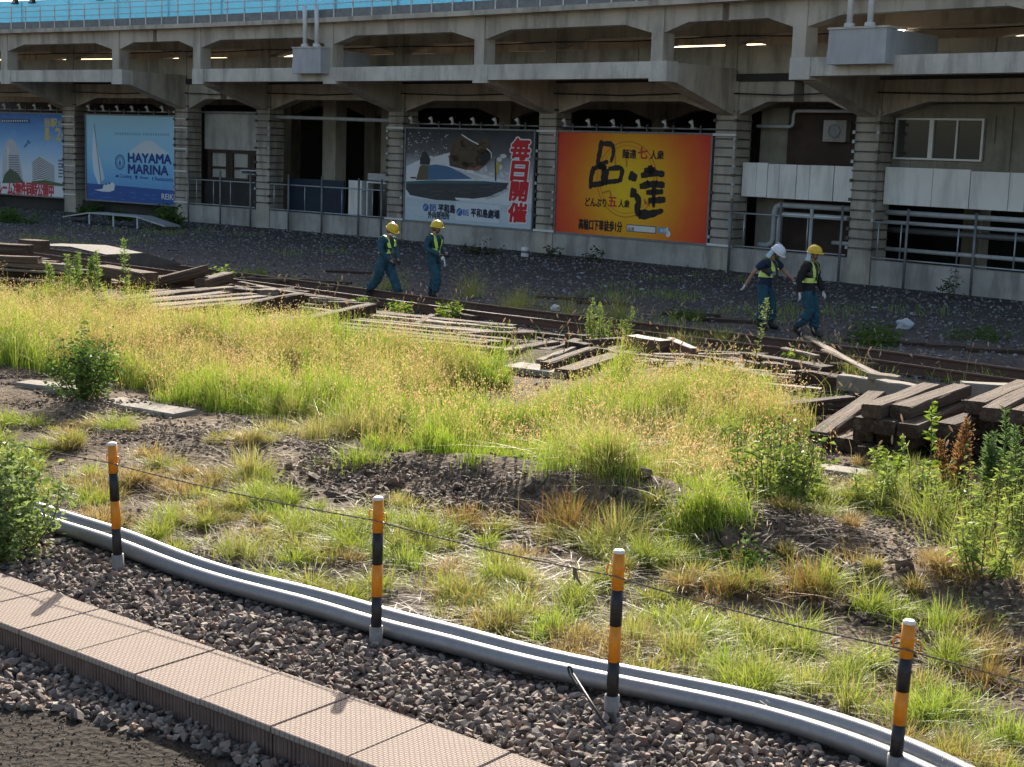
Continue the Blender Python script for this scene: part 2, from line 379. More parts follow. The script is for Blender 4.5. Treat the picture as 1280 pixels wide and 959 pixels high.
for b_i in range(len(CS) - 1):
    a, b_ = CS[b_i], CS[b_i + 1]; nar = b_i in NARROW; mid = (a + CW + b_) / 2
    hb('lower_beam', a + CW, b_, -.62, -.08, 5.5, 4.93, 4.55, 1.35 if not nar else 1.0, (mid - .14, mid + .2) if nar else None)
    hb('lower_beam', a + .6, b_ + .05, -6.5, -6.1, 5.5, 4.9, 4.5, 1.2)
    hb('upper_beam', a + UW, b_, NL - .45, NL - .04, 7.35, 6.91, 6.65, 1.05 if not nar else .85, (mid - .35, mid - .12) if nar else None)
    hb('upper_beam', a + .55, b_ + .1, -.5, -.15, 7.35, 6.88, 6.6, 1.2)
    hb('upper_beam', a + .5, b_ + .05, -4.4, -4.05, 7.35, 6.95 if b_i in (3, 6, 8) else 6.88, 6.7, 1.7)
    link('parapet', [vb(a + .57, mid - .03, -.32, -.12, 5.72, 6.53)], M['conc'], via)
    link('parapet', [vb(mid + .03, b_ + .08, -.32, -.12, 5.72, 6.53)], M['conc'], via)
    link('floor_slab', [vb(a, b_, -9.3, -.02, 5.5, 5.7)], M['dark'], via)  # shade put into the slab colour, cuts sun bounce under the deck
    if not nar:
        link('ledge', [vb(a + .62, b_ - .02, NL - .46, NL, 5.42, 5.88)], M['conc_pale'], via)
        link('ledge_slab', [vb(a + .02, b_ + .6, 0.0, NL - .47, 5.62, 5.84)], M['conc'], via)
    link('deck_slab', [vb(a, b_, -4.7, NL + .28, 7.35, 7.5)], M['conc'], via)
    for g in range(1):
        link('deck_girder', [vb(a + .1, b_ - .1, -2.2 - 2.0 * g, -1.8 - 2.0 * g, 7.0, 7.35)], M['conc'], via)
    link('kerb', [vb(a + .004, b_ - .004, NL + .06, NL + .2, 7.5, 7.78)], M['steel_dk'], via)
for b_i in range(len(CS) - 1):
    a, b_ = CS[b_i], CS[b_i + 1]
    for k in range(1, 6):
        s = a + UW + (b_ - a - UW) * k / 6 + random.uniform(-.05, .05)
        if b_i not in NARROW: link('form_joint', [vb(s, s + .018, NL - .04, NL - .037, 6.92, 7.345)], M['strap'], via)
        if b_i not in NARROW and k % 2: link('form_joint', [vb(s + .3, s + .315, NL, NL + .003, 5.43, 5.875)], M['strap'], via)
        if b_i not in NARROW: link('form_joint', [vb(s, s + .02, -.08, -.077, 4.96, 5.48)], M['strap'], via)
    link('cable', tube([Vp(a - .1, .06, 5.18), Vp((a + b_) / 2, .06, 5.10), Vp(b_ - .1, .06, 5.18)], .022, 6), M['black'], via, True)
    link('cable', tube([Vp(a + .5, -.02, 6.80), Vp((a + b_) / 2, -.02, 6.74), Vp(b_ + .4, -.02, 6.80)], .02, 6), M['black'], via, True)
for k in range(18):
    a = CS[0] - 24 + k * 6; link('back_wall', [vb(a, a + 5.99, -9.3, -9.0, -.2, 5.5)], M['dark'], via)  # bay gloom put into the colour; also stops sun from behind
# concrete boxes hung on the ledge with their riser pipes
for (sa, sb) in ((-9.86, -8.4), (11.64, 13.35)):
    t = thing('drain_box', Vp((sa + sb) / 2, NL + .1, 5.66), 'grey concrete box with two white risers, on the ledge %s' % ('above the dark open bay' if sa < 0 else 'above the sliding window'), 'drain box', 'concrete boxes on the viaduct ledge')
    link('box', [vb(sa, sb, NL + .003, NL + .42, 5.66, 6.0), vb(sa + .01, sb - .01, NL + .003, NL + .41, 6.0, 6.5), vb(sa + .02, sb - .02, NL - 1.9, NL + .002, 5.89, 6.48)], M['conc_box'], t)
    link('lid', [vb(sa - .02, sb + .02, NL + .003, NL + .44, 6.502, 6.55)], M['conc_pale'], t)
    for d in (.45, 1.05):
        sm = sa + d + .1
        link('riser_pipe', tube([Vp(sm, NL + .33, 6.55), Vp(sm, NL + .33, 7.3), Vp(sm, NL + .36, 7.9)], .075, 10), M['white_strip'], t, True)
        link('pipe_collar', lathe([(.13, 0), (.13, .09), (.09, .1)], 12, Vp(sm, NL + .33, 6.55)), M['white_strip'], t)
# blue sheeting on the deck and the railing before it
bl = thing('blue_barrier', Vp(-10, NL - .35, 7.5), 'sky blue sheet barrier running along the top of the viaduct', 'barrier')
e = np.arange(CS[0], CS[-1] + .1, 3.02)
for a, b_ in zip(e[:-1], e[1:]):
    link('blue_panel', [vb(a + .006, b_ - .006, NL - .38, NL - .34, 7.72, 8.70)], M['blue'], bl)
    link('base_rail', [vb(a + .006, b_ - .006, NL - .42, NL - .30, 7.5, 7.715)], M['steel_dk'], bl)
    link('support_post', [vb(a - .03, a + .03, NL - .46, NL - .382, 7.5, 8.68)], M['steel'], bl)
for s in (-26.95, -25.85, -21.6, -20.0, -14.0, -12.5):
    o = link('roller_bracket', [vb(s - .16, s + .16, NL - .33, NL - .18, 8.56, 8.60), vb(s - .1, s - .03, NL - .33, NL - .2, 8.6, 8.76), vb(s + .03, s + .12, NL - .33, NL - .2, 8.6, 8.76)], M['black'], bl)
    link('white_cap', [vb(s - .025, s + .025, NL - .3, NL - .2, 8.602, 8.78)], M['white'], o)
rl = thing('deck_railing', Vp(-10, NL + .24, 7.5), 'thin pale steel railing along the edge of the viaduct deck', 'railing')
s = CS[0] + .3
while s < CS[-1]:
    link('post', [vb(s - .022, s + .022, NL + .205, NL + .245, 7.38, 8.36)], M['white_strip'], rl); s += .93
for z in (7.93, 8.16, 8.36):
    for a, b_ in zip(CS[:-1], CS[1:]):
        link('rail', [vb(a + .002, b_ - .002, NL + .246, NL + .272, z, z + .03)], M['steel'], rl)
# a lit tube lamp under the deck
tl = thing('tube_lamp', Vp(10.9, .2, 6.68), 'lit white tube lamp under the viaduct deck', 'lamp')
def emis(name, c, s):
    m, t, b = newmat(name); b.inputs['Emission Color'].default_value = (*c, 1); b.inputs['Emission Strength'].default_value = s; return m
link('housing', [vb(10.2, 11.6, -.02, .12, 6.78, 6.84)], M['white'], tl)
link('tube', tube([Vp(10.25, .05, 6.745), Vp(11.55, .05, 6.745)], .03, 8), emis('lit_tube', (1, .97, .9), 14), tl, True)
link('hanger', [vb(10.6, 10.63, .03, .06, 6.84, 7.35)], M['steel'], tl)

# ------------------------------------------------------------------ things in the bays
wl = {3: 'low grey concrete wall below the stained hut front', 4: 'low grey concrete wall below the dark open bay with the white cabinet', 5: 'low grey concrete wall under the speedboat billboard', 6: 'low grey concrete wall under the orange billboard', 7: 'low grey concrete wall behind the bent pipes', 8: 'low grey concrete wall below the sliding window', 9: 'low grey concrete wall past the sliding window'}
for b_i in range(1, 10):
    a, b_ = CS[b_i] + CW, CS[b_i + 1]
    if b_i >= 3:
        o = link('low_wall', [vb(a + .02, b_ - .02, -.3, -.03, -.15, .69)], M['conc_wall']); tag(o, wl[b_i], 'wall', 'low walls between the columns')
    else:
        o = link('low_wall', [vb(a + .02, b_ - .02, -.6, -.35, -.15, .55)], M['dark']); tag(o, 'dark backing filling the shaded gap below the %s billboard' % ('tower block' if b_i == 1 else 'sailing yacht'), 'wall', 'low walls between the columns')  # recessed block added, its colour stands for the dark open gap
# steel fence in front of the open bays
def fence(s0, s1, posts, inner, label, n=.12):
    t = thing('steel_fence', Vp((s0 + s1) / 2, n, 0), label, 'fence', 'steel fences before the open bays')
    for s in posts: link('post', tube([Vp(s, n, -.1), Vp(s, n, 2.12)], .038, 8), M['steel_dk'], t, True)
    link('rail', tube([Vp(s0, n - .09, 1.72), Vp(s1, n - .09, 1.72)], .025, 8), M['steel'], t, True)
    link('rail', tube([Vp(s0, n - .09, .76), Vp(s1, n - .09, .76)], .022, 8), M['steel'], t, True)
    for s in inner: link('upright', tube([Vp(s, n - .09, .76), Vp(s, n - .09, 1.72)], .02, 6), M['steel'], t, True)
fence(CS[3] + CW + .05, CS[4] - .05, [-19.6, -17.7, -15.95], [-19.2, -18.2, -17.2], 'grey steel tube fence before the stained hut front')
fence(CS[4] + CW + .05, CS[5] - .05, [-13.8, -11.98, -10.03, -8.85], [-14.7, -13.0, -11.0, -9.4], 'grey steel tube fence before the white cabinet')
fence(CS[7] + CW + .05, CS[8] - .05, [6.28, 8.02, 10.08], [6.7, 8.9], 'grey steel tube fence before the bent pipes')
fence(CS[8] + CW + .05, CS[9] - .05, [12.13, 14.12, 16.1], [11.2, 11.9, 13.6, 15.2], 'grey steel tube fence below the sliding window')
# hut front in the narrow bay (columns 3-4)
a, b_ = CS[3] + CW, CS[4]
hut = thing('hut', Vp((a + b_) / 2, -.9, 0), 'stained cream hut front with three dark framed windows under the viaduct', 'hut')
link('wall', [vb(a + .02, b_ - .02, -1.1, -.9, 2.95, 4.4)], M['plaster'], hut)
link('wall', [vb(a + .02, b_ - .02, -1.1, -.9, -.1, 1.72)], M['dark'], hut)
link('eave', [vb(a, b_, -1.1, -.75, 4.402, 4.47)], M['steel_dk'], hut)
link('rust_stain', [vb(b_ - 1.0, b_ - .86, -.9, -.897, 3.0, 3.9)], M['brown'], hut); link('rust_stain', [vb(b_ - 1.7, b_ - 1.66, -.9, -.897, 2.97, 3.5)], M['brown'], hut)
for k in range(3):
    s = a + .22 + k * 1.28
    fr = link('window_frame', [vb(s, s + .2, -1.05, -.88, 1.73, 2.94), vb(s + 1.08, s + 1.26, -1.05, -.88, 1.73, 2.94), vb(s + .2, s + 1.08, -1.05, -.88, 1.73, 1.83), vb(s + .2, s + 1.08, -1.05, -.88, 2.82, 2.94), vb(s + .2, s + 1.08, -1.05, -.89, 2.18, 2.27)], M['brown'], hut)
    link('pane', [vb(s + .2, s + 1.08, -1.0, -.97, 2.27, 2.82)], M['plaster'], fr)
    link('pane', [vb(s + .2, s + 1.08, -1.0, -.97, 1.83, 2.18)], M['plaster'], fr)
o = link('steel_shelf', [vb(b_ - 1.3, b_ - .1, -.4, -.36, 2.15, 2.2), vb(b_ - 1.3, b_ - .1, -.7, -.66, 2.0, 2.05), vb(b_ - 1.3, b_ - 1.25, -.7, -.36, 2.05, 2.15), vb(b_ - .15, b_ - .1, -.7, -.36, 2.05, 2.15)], M['steel']); tag(o, 'small steel shelf frame fixed by the hut windows', 'shelf')
# dark open bay with cabinet (columns 4-5)
a, b_ = CS[4] + CW, CS[5]
cb = thing('cabinet', Vp(-11.0, -.9, .69), 'white metal cabinet with open frame standing in the dark bay', 'cabinet')
link('plinth', [vb(-11.4, -8.9, -1.4, -.45, -.1, .69)], M['dark'], cb)
link('body', [vb(-11.3, -10.6, -1.2, -.6, .69, 2.0)], M['white'], cb)
link('door', [vb(-11.27, -10.63, -.6, -.585, .74, 1.95)], M['clad'], cb)
link('frame', [vb(-10.4, -10.34, -.7, -.64, .69, 2.0), vb(-9.3, -9.24, -.7, -.64, .69, 2.0), vb(-10.4, -9.24, -.7, -.64, 1.94, 2.0)], M['white'], cb)
link('tray', [vb(-10.2, -8.95, -1.2, -.5, 2.05, 2.3)], M['conc_box'], cb)
link('rear_column', [vb(-14.97, -14.25, -3.4, -2.8, -.2, 5.5)], M['conc'], via); link('rear_column', [vb(-13.5, -12.8, -5.2, -4.6, -.2, 5.5)], M['conc'], via)
o = link('blue_sheet', [vb(a + .1, -11.9, -1.0, -.95, .3, 1.95)], M['bluepanel']); tag(o, 'dark blue sheet hung behind the fence in the open bay', 'sheet')
o = link('overhead_pipe', tube([Vp(a - .2, -.3, 4.28), Vp(b_ - .05, -.3, 4.22)], .07, 10), M['pipe_paint'], None, True); tag(o, 'grey pipe across the top of the dark open bay', 'pipe')
for k, (s0_, s1_, n_, z1_, mt) in enumerate(((a + 1.2, a + 2.2, -3.2, 1.6, 'brown'), (a + 2.4, a + 3.3, -3.8, 2.3, 'beige'), (a + 4.6, a + 5.6, -3.0, 1.3, 'plaster'))):
    lk = thing('locker', Vp((s0_ + s1_) / 2, n_ - .3, 0), ['low brown locker in the back of the dark bay', 'tall beige locker in the back of the dark bay', 'low pale locker in the back of the dark bay'][k], 'locker')
    link('carcass', [vb(s0_, s1_, n_ - .6, n_, -.05, z1_)], M[mt], lk); link('door', [vb(s0_ + .03, (s0_ + s1_) / 2 - .01, n_, n_ + .02, .1, z1_ - .05)], M[mt], lk); link('door', [vb((s0_ + s1_) / 2 + .01, s1_ - .03, n_, n_ + .02, .1, z1_ - .05)], M[mt], lk)
# panelled bay (columns 7-8)
a, b_ = CS[7] + CW, CS[8]
pn = thing('panel_screen', Vp((a + b_) / 2, -.35, 2.2), 'row of white cladding panels above the bent pipes', 'panel screen')
ed = [a + .04, a + .55, a + .95, a + 1.35, a + 1.95, a + 2.4, a + 3.2, b_ - .22, b_ - .03]
for k in range(len(ed) - 1):
    dz = random.uniform(-.02, .02)
    link('panel', [vb(ed[k] + .012, ed[k + 1] - .012, -.4, -.36 + .012 * (k % 2), 2.2 + dz * .4, 3.18 + dz)], M['clad'], pn)
link('support_rail', [vb(a + .02, b_ - .02, -.47, -.41, 2.3, 2.38), vb(a + .02, b_ - .02, -.47, -.41, 3.0, 3.08)], M['steel_dk'], pn)
o = link('brown_partition', [vb(a + 1.0, b_ - .02, -1.3, -1.2, -.1, 4.85)], M['brown']); tag(o, 'dark brown partition behind the white panels', 'partition')
o = link('grey_partition', [vb(a + .02, a + .98, -1.3, -1.2, -.1, 4.8)], M['beige']); tag(o, 'narrow dull beige board beside the brown partition', 'board')
ac = thing('vent_unit', Vp(8.9, -1.1, 3.8), 'grey box vent unit with round grille on the brown partition', 'vent unit')
link('casing', [vb(8.55, 9.3, -1.19, -.95, 3.85, 4.45)], M['plaster'], ac)
link('grille', [ (lathe([(.2, 0), (.2, .03), (.16, .03), (.15, .01)], 16)[0] @ np.array([[math.cos(VH), math.sin(VH), 0], [0, 0, 1], [math.sin(VH), -math.cos(VH), 0]]) + Vp(8.92, -.94, 4.15), lathe([(.2, 0), (.2, .03), (.16, .03), (.15, .01)], 16)[1])], M['steel_dk'], ac)
def vpipe(pts, r, mat, label, cat='pipe', group='service pipes under the viaduct'):
    P = []
    for k, p in enumerate(pts):
        p = np.array(p, float)
        if 0 < k < len(pts) - 1:
            d0 = np.array(pts[k - 1], float) - p; d1 = np.array(pts[k + 1], float) - p
            d0 /= np.linalg.norm(d0); d1 /= np.linalg.norm(d1); c = r * 2.2
            P += [p + d0 * c, p + (d0 + d1) * c * .3, p + d1 * c]
        else: P.append(p)
    o = link('service_pipe', tube([Vp(*p) for p in P], r, 10), M[mat], None, True); tag(o, label, cat, group); return o
vpipe([(a + .5, -.75, .8), (a + 1.0, -.75, .8), (a + 1.0, -.75, 2.0), (b_ + .0, -.75, 2.0)], .085, 'pipe_paint', 'thick grey pipe bent down at the column, upper of the pair')
vpipe([(a + 1.28, -.6, .3), (a + 1.28, -.6, 1.74), (b_ - .02, -.6, 1.74)], .07, 'alu', 'pale pipe bent down beside the thicker one below the white panels')
vpipe([(a + 2.45, -.5, .05), (a + 2.45, -.5, 1.95)], .05, 'pipe_paint', 'short upright pipe behind the fence below the white panels')
vpipe([(a + 3.0, -.8, 1.02), (b_ - .02, -.8, 1.02)], .06, 'pipe_paint', 'short level pipe low behind the fence below the white panels')
vpipe([(a + .1, -.9, 4.25), (a + 1.35, -.9, 4.25), (a + 1.35, -.9, 4.7), (b_ - .1, -.9, 4.7)], .05, 'pipe_paint', 'thin pipe stepped under the beam before the brown partition')
# window bay (columns 8-9)
a, b_ = CS[8] + CW, CS[9]
of = thing('office_front', Vp((a + b_) / 2, -.6, 2.2), 'beige office front with sliding window and white cladding panels under the viaduct', 'office front')
link('wall', [vb(a, b_, -.85, -.66, 2.9, 3.44)], M['beige'], of); link('wall', [vb(13.75, b_, -.85, -.66, 3.442, 4.9)], M['beige'], of)
link('wall', [vb(a, 13.748, -.85, -.66, 4.5, 4.9)], M['beige'], of)
for k in range(9): link('batten', [vb(a + .6 + k * .8, a + .63 + k * .8, -.655, -.64, 3.2, 3.40)], M['steel_dk'], of)
link('batten', [vb(13.95, 14.02, -.655, -.6, 3.9, 4.6)], M['beige'], of); link('batten', [vb(14.4, 14.5, -.655, -.6, 3.2, 4.8)], M['beige'], of)
wi = link('window_frame', [vb(11.1, 13.72, -.7, -.56, 3.42, 3.47), vb(11.1, 13.72, -.7, -.58, 4.47, 4.52), vb(11.1, 11.15, -.7, -.58, 3.47, 4.47), vb(12.14, 12.27, -.7, -.57, 3.47, 4.47), vb(12.92, 12.97, -.7, -.59, 3.47, 4.47), vb(13.66, 13.72, -.7, -.58, 3.47, 4.47)], M['alu'], of)
for (p0, p1) in ((11.15, 12.14), (12.27, 12.92), (12.97, 13.66)): link('pane', [vb(p0, p1, -.65, -.635, 3.47, 4.47)], M['glass'], wi)
ed = [a + .03, a + 1.5, a + 2.6, a + 3.7, a + 4.15, a + 5.2, b_ - .03]
for k in range(len(ed) - 1):
    link('panel', [vb(ed[k] + .012, ed[k + 1] - .012, -.42, -.37 + .01 * (k % 2), 2.2, 3.19 + random.uniform(-.02, .02))], M['clad'], of)
vpipe([(a - .05, -.6, 1.98), (b_ + .0, -.6, 1.98)], .075, 'pipe_paint', 'topmost of the level pipes below the sliding window')
vpipe([(a - .05, -.5, 1.72), (b_ + .0, -.5, 1.72)], .055, 'alu', 'pale shiny level pipe below the sliding window')
vpipe([(a - .05, -.9, 1.5), (b_ + .0, -.9, 1.5)], .085, 'steel_dk', 'thick dark level pipe below the sliding window')
vpipe([(a - .05, -.7, .98), (b_ + .0, -.7, .98)], .06, 'pipe_paint', 'lowest level pipe just above the low wall')
# ------------------------------------------------------------------ billboards
def flat(name, c, rough=.45):
    m, t, b = newmat(name); b.inputs['Roughness'].default_value = rough; b.inputs['Specular IOR Level'].default_value = .3
    n = noise(t, pos(t), 6, 3); t.links.new(mixc(t, n, tuple(x * .92 for x in c), tuple(min(1, x * 1.06) for x in c)), b.inputs['Base Color']); return m
PC = {}
def pc(c):
    c = tuple(c)
    if c not in PC: PC[c] = flat('print_%d' % len(PC), c)
    return PC[c]
def text2d(body, bold=0., size=1.):
    cu = bpy.data.curves.new('lettering', 'FONT'); cu.body = body; cu.size = size; cu.resolution_u = 3
    o = bpy.data.objects.new('lettering', cu); col.objects.link(o)
    me = bpy.data.meshes.new_from_object(o.evaluated_get(bpy.context.evaluated_depsgraph_get()))
    V = np.array([v.co[:2] for v in me.vertices]).reshape(-1, 2); F = [list(p.vertices) for p in me.polygons]
    bpy.data.objects.remove(o); bpy.data.curves.remove(cu); bpy.data.meshes.remove(me); return V, F
def fit(T, u0, v0, u1, v1, shear=0.):
    V, F = T; lo, hi = V.min(0), V.max(0); t = (V - lo) / (hi - lo + 1e-9)
    return np.stack([u0 + t[:, 0] * (u1 - u0) + shear * t[:, 1], v0 + t[:, 1] * (v1 - v0)], -1), F
def stroke(pts, w0, w1=None, n=10, asp=1.):
    """a brush stroke: a strip of changing width along a polyline, widths in panel units"""
    P = spline(pts, n) if len(pts) > 2 else np.linspace(pts[0], pts[1], n)
    w = np.linspace(w0, w0 if w1 is None else w1, n) * (1 + .12 * np.sin(np.arange(n) * 2.1 + len(pts)))
    w[0] *= .75; w[-1] *= .6
    T = np.gradient(P, axis=0); T[:, 0] *= asp; T /= np.linalg.norm(T, axis=1)[:, None] + 1e-9; Nn = np.stack([-T[:, 1] / asp, T[:, 0]], -1)
    V = np.concatenate([P + Nn * w[:, None] / 2, P - Nn * w[:, None] / 2])
    return V, [[i, i + 1, n + i + 1, n + i] for i in range(n - 1)]
def ell(cx, cy, rx, ry, n=24, a0=0, a1=2 * math.pi):
    a = np.linspace(a0, a1, n, endpoint=False); return np.stack([cx + rx * np.cos(a), cy + ry * np.sin(a)], -1), [list(range(n))]
def ringp(cx, cy, rx, ry, t, n=36):
    A = ell(cx, cy, rx, ry, n)[0]; B = ell(cx, cy, rx * (1 - t), ry * (1 - t), n)[0]
    return np.concatenate([A, B]), [[i, (i + 1) % n, n + (i + 1) % n, n + i] for i in range(n)]
def poly(*p): return np.array(p, float), [list(range(len(p)))]
def rect(u0, v0, u1, v1): return poly((u0, v0), (u1, v0), (u1, v1), (u0, v1))
def embolden(T, e, asp, n=8):
    V, F = T; out = [(V, F, 0.)]
    for k in range(n):
        a = 2 * math.pi * k / n; out.append((V + np.array([e * math.cos(a) / asp, e * math.sin(a)]), F, .04 * (k + 1)))
    return out
class Board:
    def __init__(s, s0, s1, z0, z1, n, label, bg, lamps):
        s.A, s.B, s.z0, s.z1 = Vp(s0, n, 0), Vp(s1, n, 0), z0, z1
        s.nr = np.array([s.B[1] - s.A[1], -(s.B[0] - s.A[0]), 0]); s.nr /= np.linalg.norm(s.nr)
        s.t = thing('billboard', (s.A + s.B) / 2 + np.array([0, 0, z0]), label, 'billboard', 'billboards between the viaduct columns')
        ln = np.linalg.norm(s.B - s.A); s.asp = ln / (z1 - z0)
        bx = lambda u0, u1, v0, v1, d0, d1: (np.array([s.P(u, v, d) for v in (v0, v1) for (u, d) in ((u0, d1), (u1, d1), (u1, d0), (u0, d0))]), BOXF)
        s.bx = bx; fu = .055 / ln; fv = .055 / (z1 - z0)
        s.panel = link('panel', [bx(0, 1, 0, 1, -.06, 0)], bg, s.t)
        link('frame', [bx(-fu, 0, -fv, 1 + fv, -.07, .035), bx(1, 1 + fu, -fv, 1 + fv, -.07, .035), bx(0, 1, -fv, 0, -.07, .035), bx(0, 1, 1, 1 + fv, -.07, .035)], M['steel_dk'], s.t)
        link('lamp_rail', [bx(0, 1, 1 + fv * 2.8, 1 + fv * 3.6, -.2, -.15)], M['steel_dk'], s.t)
        for k in range(lamps):
            u = (k + .35) / lamps; h = 1 + fv * 2
            lp = link('lamp', [bx(u - .06 / ln, u + .1 / ln, h + fv * 1.2, h + fv * 1.9, .02, .14)], M['pipe_paint'], s.t)
            link('lamp_head', tube([s.P(u, h + fv * 1.9, .09), s.P(u - .02 / ln, h + fv * 3.8, .1), s.P(u - .04 / ln, h + fv * 5.2, .16)], [.035, .048, .075], 8), M['white'], lp, True)
            link('lamp_arm', [bx(u + .12 / ln, u + .15 / ln, 1 + fv, h + fv * 3, -.15, -.1)], M['steel_dk'], lp)
    def P(s, u, v, d=0.): return s.A + (s.B - s.A) * u + np.array([0, 0, s.z0 + v * (s.z1 - s.z0)]) + s.nr * d
    def pr(s, name, shapes, c, layer=1, stuff=False):
        if isinstance(shapes, tuple): shapes = [shapes]
        sh = []
        for S_ in shapes: sh.append((np.array([s.P(u, v, .003 * (layer + (S_[2] if len(S_) > 2 else 0))) for u, v in S_[0]]), S_[1]))
        o = link(name, sh, c if isinstance(c, bpy.types.Material) else pc(c), s.panel)
        if stuff: o['kind'] = 'stuff'
        return o
    def txt(s, name, body, u0, v0, u1, v1, c, layer=2, bold=0., shear=0.):
        T = fit(text2d(body), u0, v0, u1, v1, shear)
        return s.pr(name, embolden(T, bold * (v1 - v0), s.asp, 6) if bold else T, c, layer, True)
def gradmat(name, stops, axis=2, lo=0., hi=1., extra=None):
    """print with a vertical or radial colour run; object coordinates run from the billboard's base"""
    m, t, b = newmat(name); b.inputs['Roughness'].default_value = .5; b.inputs['Specular IOR Level'].default_value = .25
    tc = t.nodes.new('ShaderNodeTexCoord'); sp = t.nodes.new('ShaderNodeSeparateXYZ'); t.links.new(tc.outputs['Object'], sp.inputs[0])
    if axis == 'r':
        ln = N(t, 'ShaderNodeVectorMath', operation='LENGTH'); mp = N(t, 'ShaderNodeMapping'); mp.inputs['Location'].default_value = (0, 0, -1.6); t.links.new(tc.outputs['Object'], mp.inputs[0])
        t.links.new(mp.outputs[0], ln.inputs[0]); src = ln.outputs['Value']
    else: src = sp.outputs[axis]
    mr = N(t, 'ShaderNodeMapRange'); t.links.new(src, mr.inputs[0]); mr.inputs[1].default_value = lo; mr.inputs[2].default_value = hi
    nz = noise(t, pos(t), 2.2, 5); mth = N(t, 'ShaderNodeMath', operation='MULTIPLY_ADD'); t.links.new(nz, mth.inputs[0]); mth.inputs[1].default_value = .16; ad = N(t, 'ShaderNodeMath', operation='ADD'); t.links.new(mr.outputs[0], mth.inputs[2]); t.links.new(mth.outputs[0], ad.inputs[0]); ad.inputs[1].default_value = -.08
    t.links.new(ramp(t, ad.outputs[0], stops), b.inputs['Base Color']); return m

# orange restaurant billboard
ob = Board(CS[6] + CW + .1, CS[7] - .13, .74, 3.95, -.02, 'orange and yellow billboard with black brush lettering and red circle', gradmat('orange_print', [(.12, (.86, .56, .02)), (.45, (.82, .36, .015)), (.75, (.75, .14, .02)), (1., (.66, .05, .03))], 'r', 0, 3.3), 6)
def q(X, Y):
    t_ = (Y - 90) / 750; xl = 100 - 30 * t_; xr = 1180 - 50 * t_; u = (X - xl) / (xr - xl); yt = 85 + 10 * u; yb = 795 + 85 * u
    return (u, 1 - (Y - yt) / (yb - yt))
def qs(pts, w0, w1=None): return stroke([q(*p) for p in pts], w0 / 540, None if w1 is None else w1 / 560, asp=ob.asp)
RG = (.62, .22, .02)
c0 = q(598, 420); ob.pr('seal_ring', ringp(c0[0], c0[1], .2, .37, .035), RG, 1); ob.pr('seal_ring', ringp(c0[0], c0[1], .18, .33, .02), RG, 1)
for X0, Y0, X1, Y1 in ((520, 240, 520, 330), (600, 230, 600, 330), (420, 520, 480, 500), (480, 500, 490, 560), (720, 570, 760, 610), (730, 600, 720, 560)): ob.pr('seal_stroke', qs([(X0, Y0), (X1, Y1)], 12), RG, 1)
BK = (.018, .013, .012)
ob.pr('brush_letter', [qs([(422, 140), (408, 230), (396, 300), (402, 335)], 30), qs([(425, 165), (498, 172), (508, 205), (488, 300)], 30, 20), qs([(405, 315), (470, 292)], 24),
    qs([(366, 330), (346, 400), (338, 490)], 34, 24), qs([(362, 345), (400, 330), (442, 332)], 26), qs([(442, 330), (432, 400), (428, 462)], 30), qs([(345, 462), (440, 448)], 30),
    qs([(470, 345), (556, 338), (552, 440)], 28), qs([(468, 345), (455, 400), (452, 462)], 26), qs([(452, 440), (550, 430)], 26), qs([(396, 318), (455, 345)], 34)], BK, 2, True)
ob.pr('brush_letter', [qs([(618, 385), (645, 400), (672, 412)], 54, 40), qs([(700, 392), (780, 372), (862, 380)], 34), qs([(722, 352), (800, 345)], 26), qs([(764, 316), (772, 400)], 32), qs([(690, 470), (780, 452), (862, 458)], 36),
    qs([(735, 512), (852, 505)], 28), qs([(748, 572), (866, 562)], 34), qs([(788, 470), (784, 620)], 30, 22), qs([(740, 425), (758, 460)], 18), qs([(812, 425), (800, 460)], 18),
    qs([(625, 512), (668, 520)], 56, 44), qs([(662, 525), (682, 570), (672, 640), (692, 682)], 36, 44), qs([(680, 672), (760, 668), (850, 640)], 58, 24)], BK, 2, True)
def tx(b, f, name, body, X0, Y0, X1, Y1, c, bold=0., layer=2):
    u0, v0 = f(X0, Y1); u1, v1 = f(X1, Y0); return b.txt(name, body, u0, v0, u1, v1, c, layer, bold)
RD = (.55, .03, .02)
tx(ob, q, 'lettering', '麺達', 570, 205, 670, 268, BK, .035); tx(ob, q, 'lettering', '七', 680, 190, 750, 268, RD, .04); tx(ob, q, 'lettering', '人衆', 765, 210, 860, 272, BK, .035)
tx(ob, q, 'lettering', 'どんぶり', 300, 560, 455, 612, BK, .035); tx(ob, q, 'lettering', '五', 465, 550, 530, 612, RD, .04); tx(ob, q, 'lettering', '人衆', 540, 568, 620, 620, BK, .035)
tx(ob, q, 'lettering', '高輪口下車徒歩1分', 250, 724, 566, 778, BK, .035)
u0, v0 = q(595, 795); u1, v1 = q(800, 757); ob.pr('search_box', rect(u0, v0, u1, v1), (.05, .08, .15), 1); ob.pr('search_field', rect(u0 + .004, v0 + .008, u1 - .004, v1 - .008), (.72, .72, .66), 2)
tx(ob, q, 'lettering', '品達', 605, 764, 650, 788, BK, .01, 3)
u0, v0 = q(808, 805); u1, v1 = q(887, 768); ob.pr('search_button', rect(u0, v0, u1, v1), (.12, .35, .55), 1); tx(ob, q, 'lettering', '検索', 825, 774, 870, 798, (.8, .8, .8), .01, 2)
u0, v0 = q(880, 812); ob.pr('hand_pointer', [ell(u0, v0, .015, .03, 12), rect(u0 - .012, v0, u0 - .003, v0 + .06)], (.78, .78, .76), 3, True)

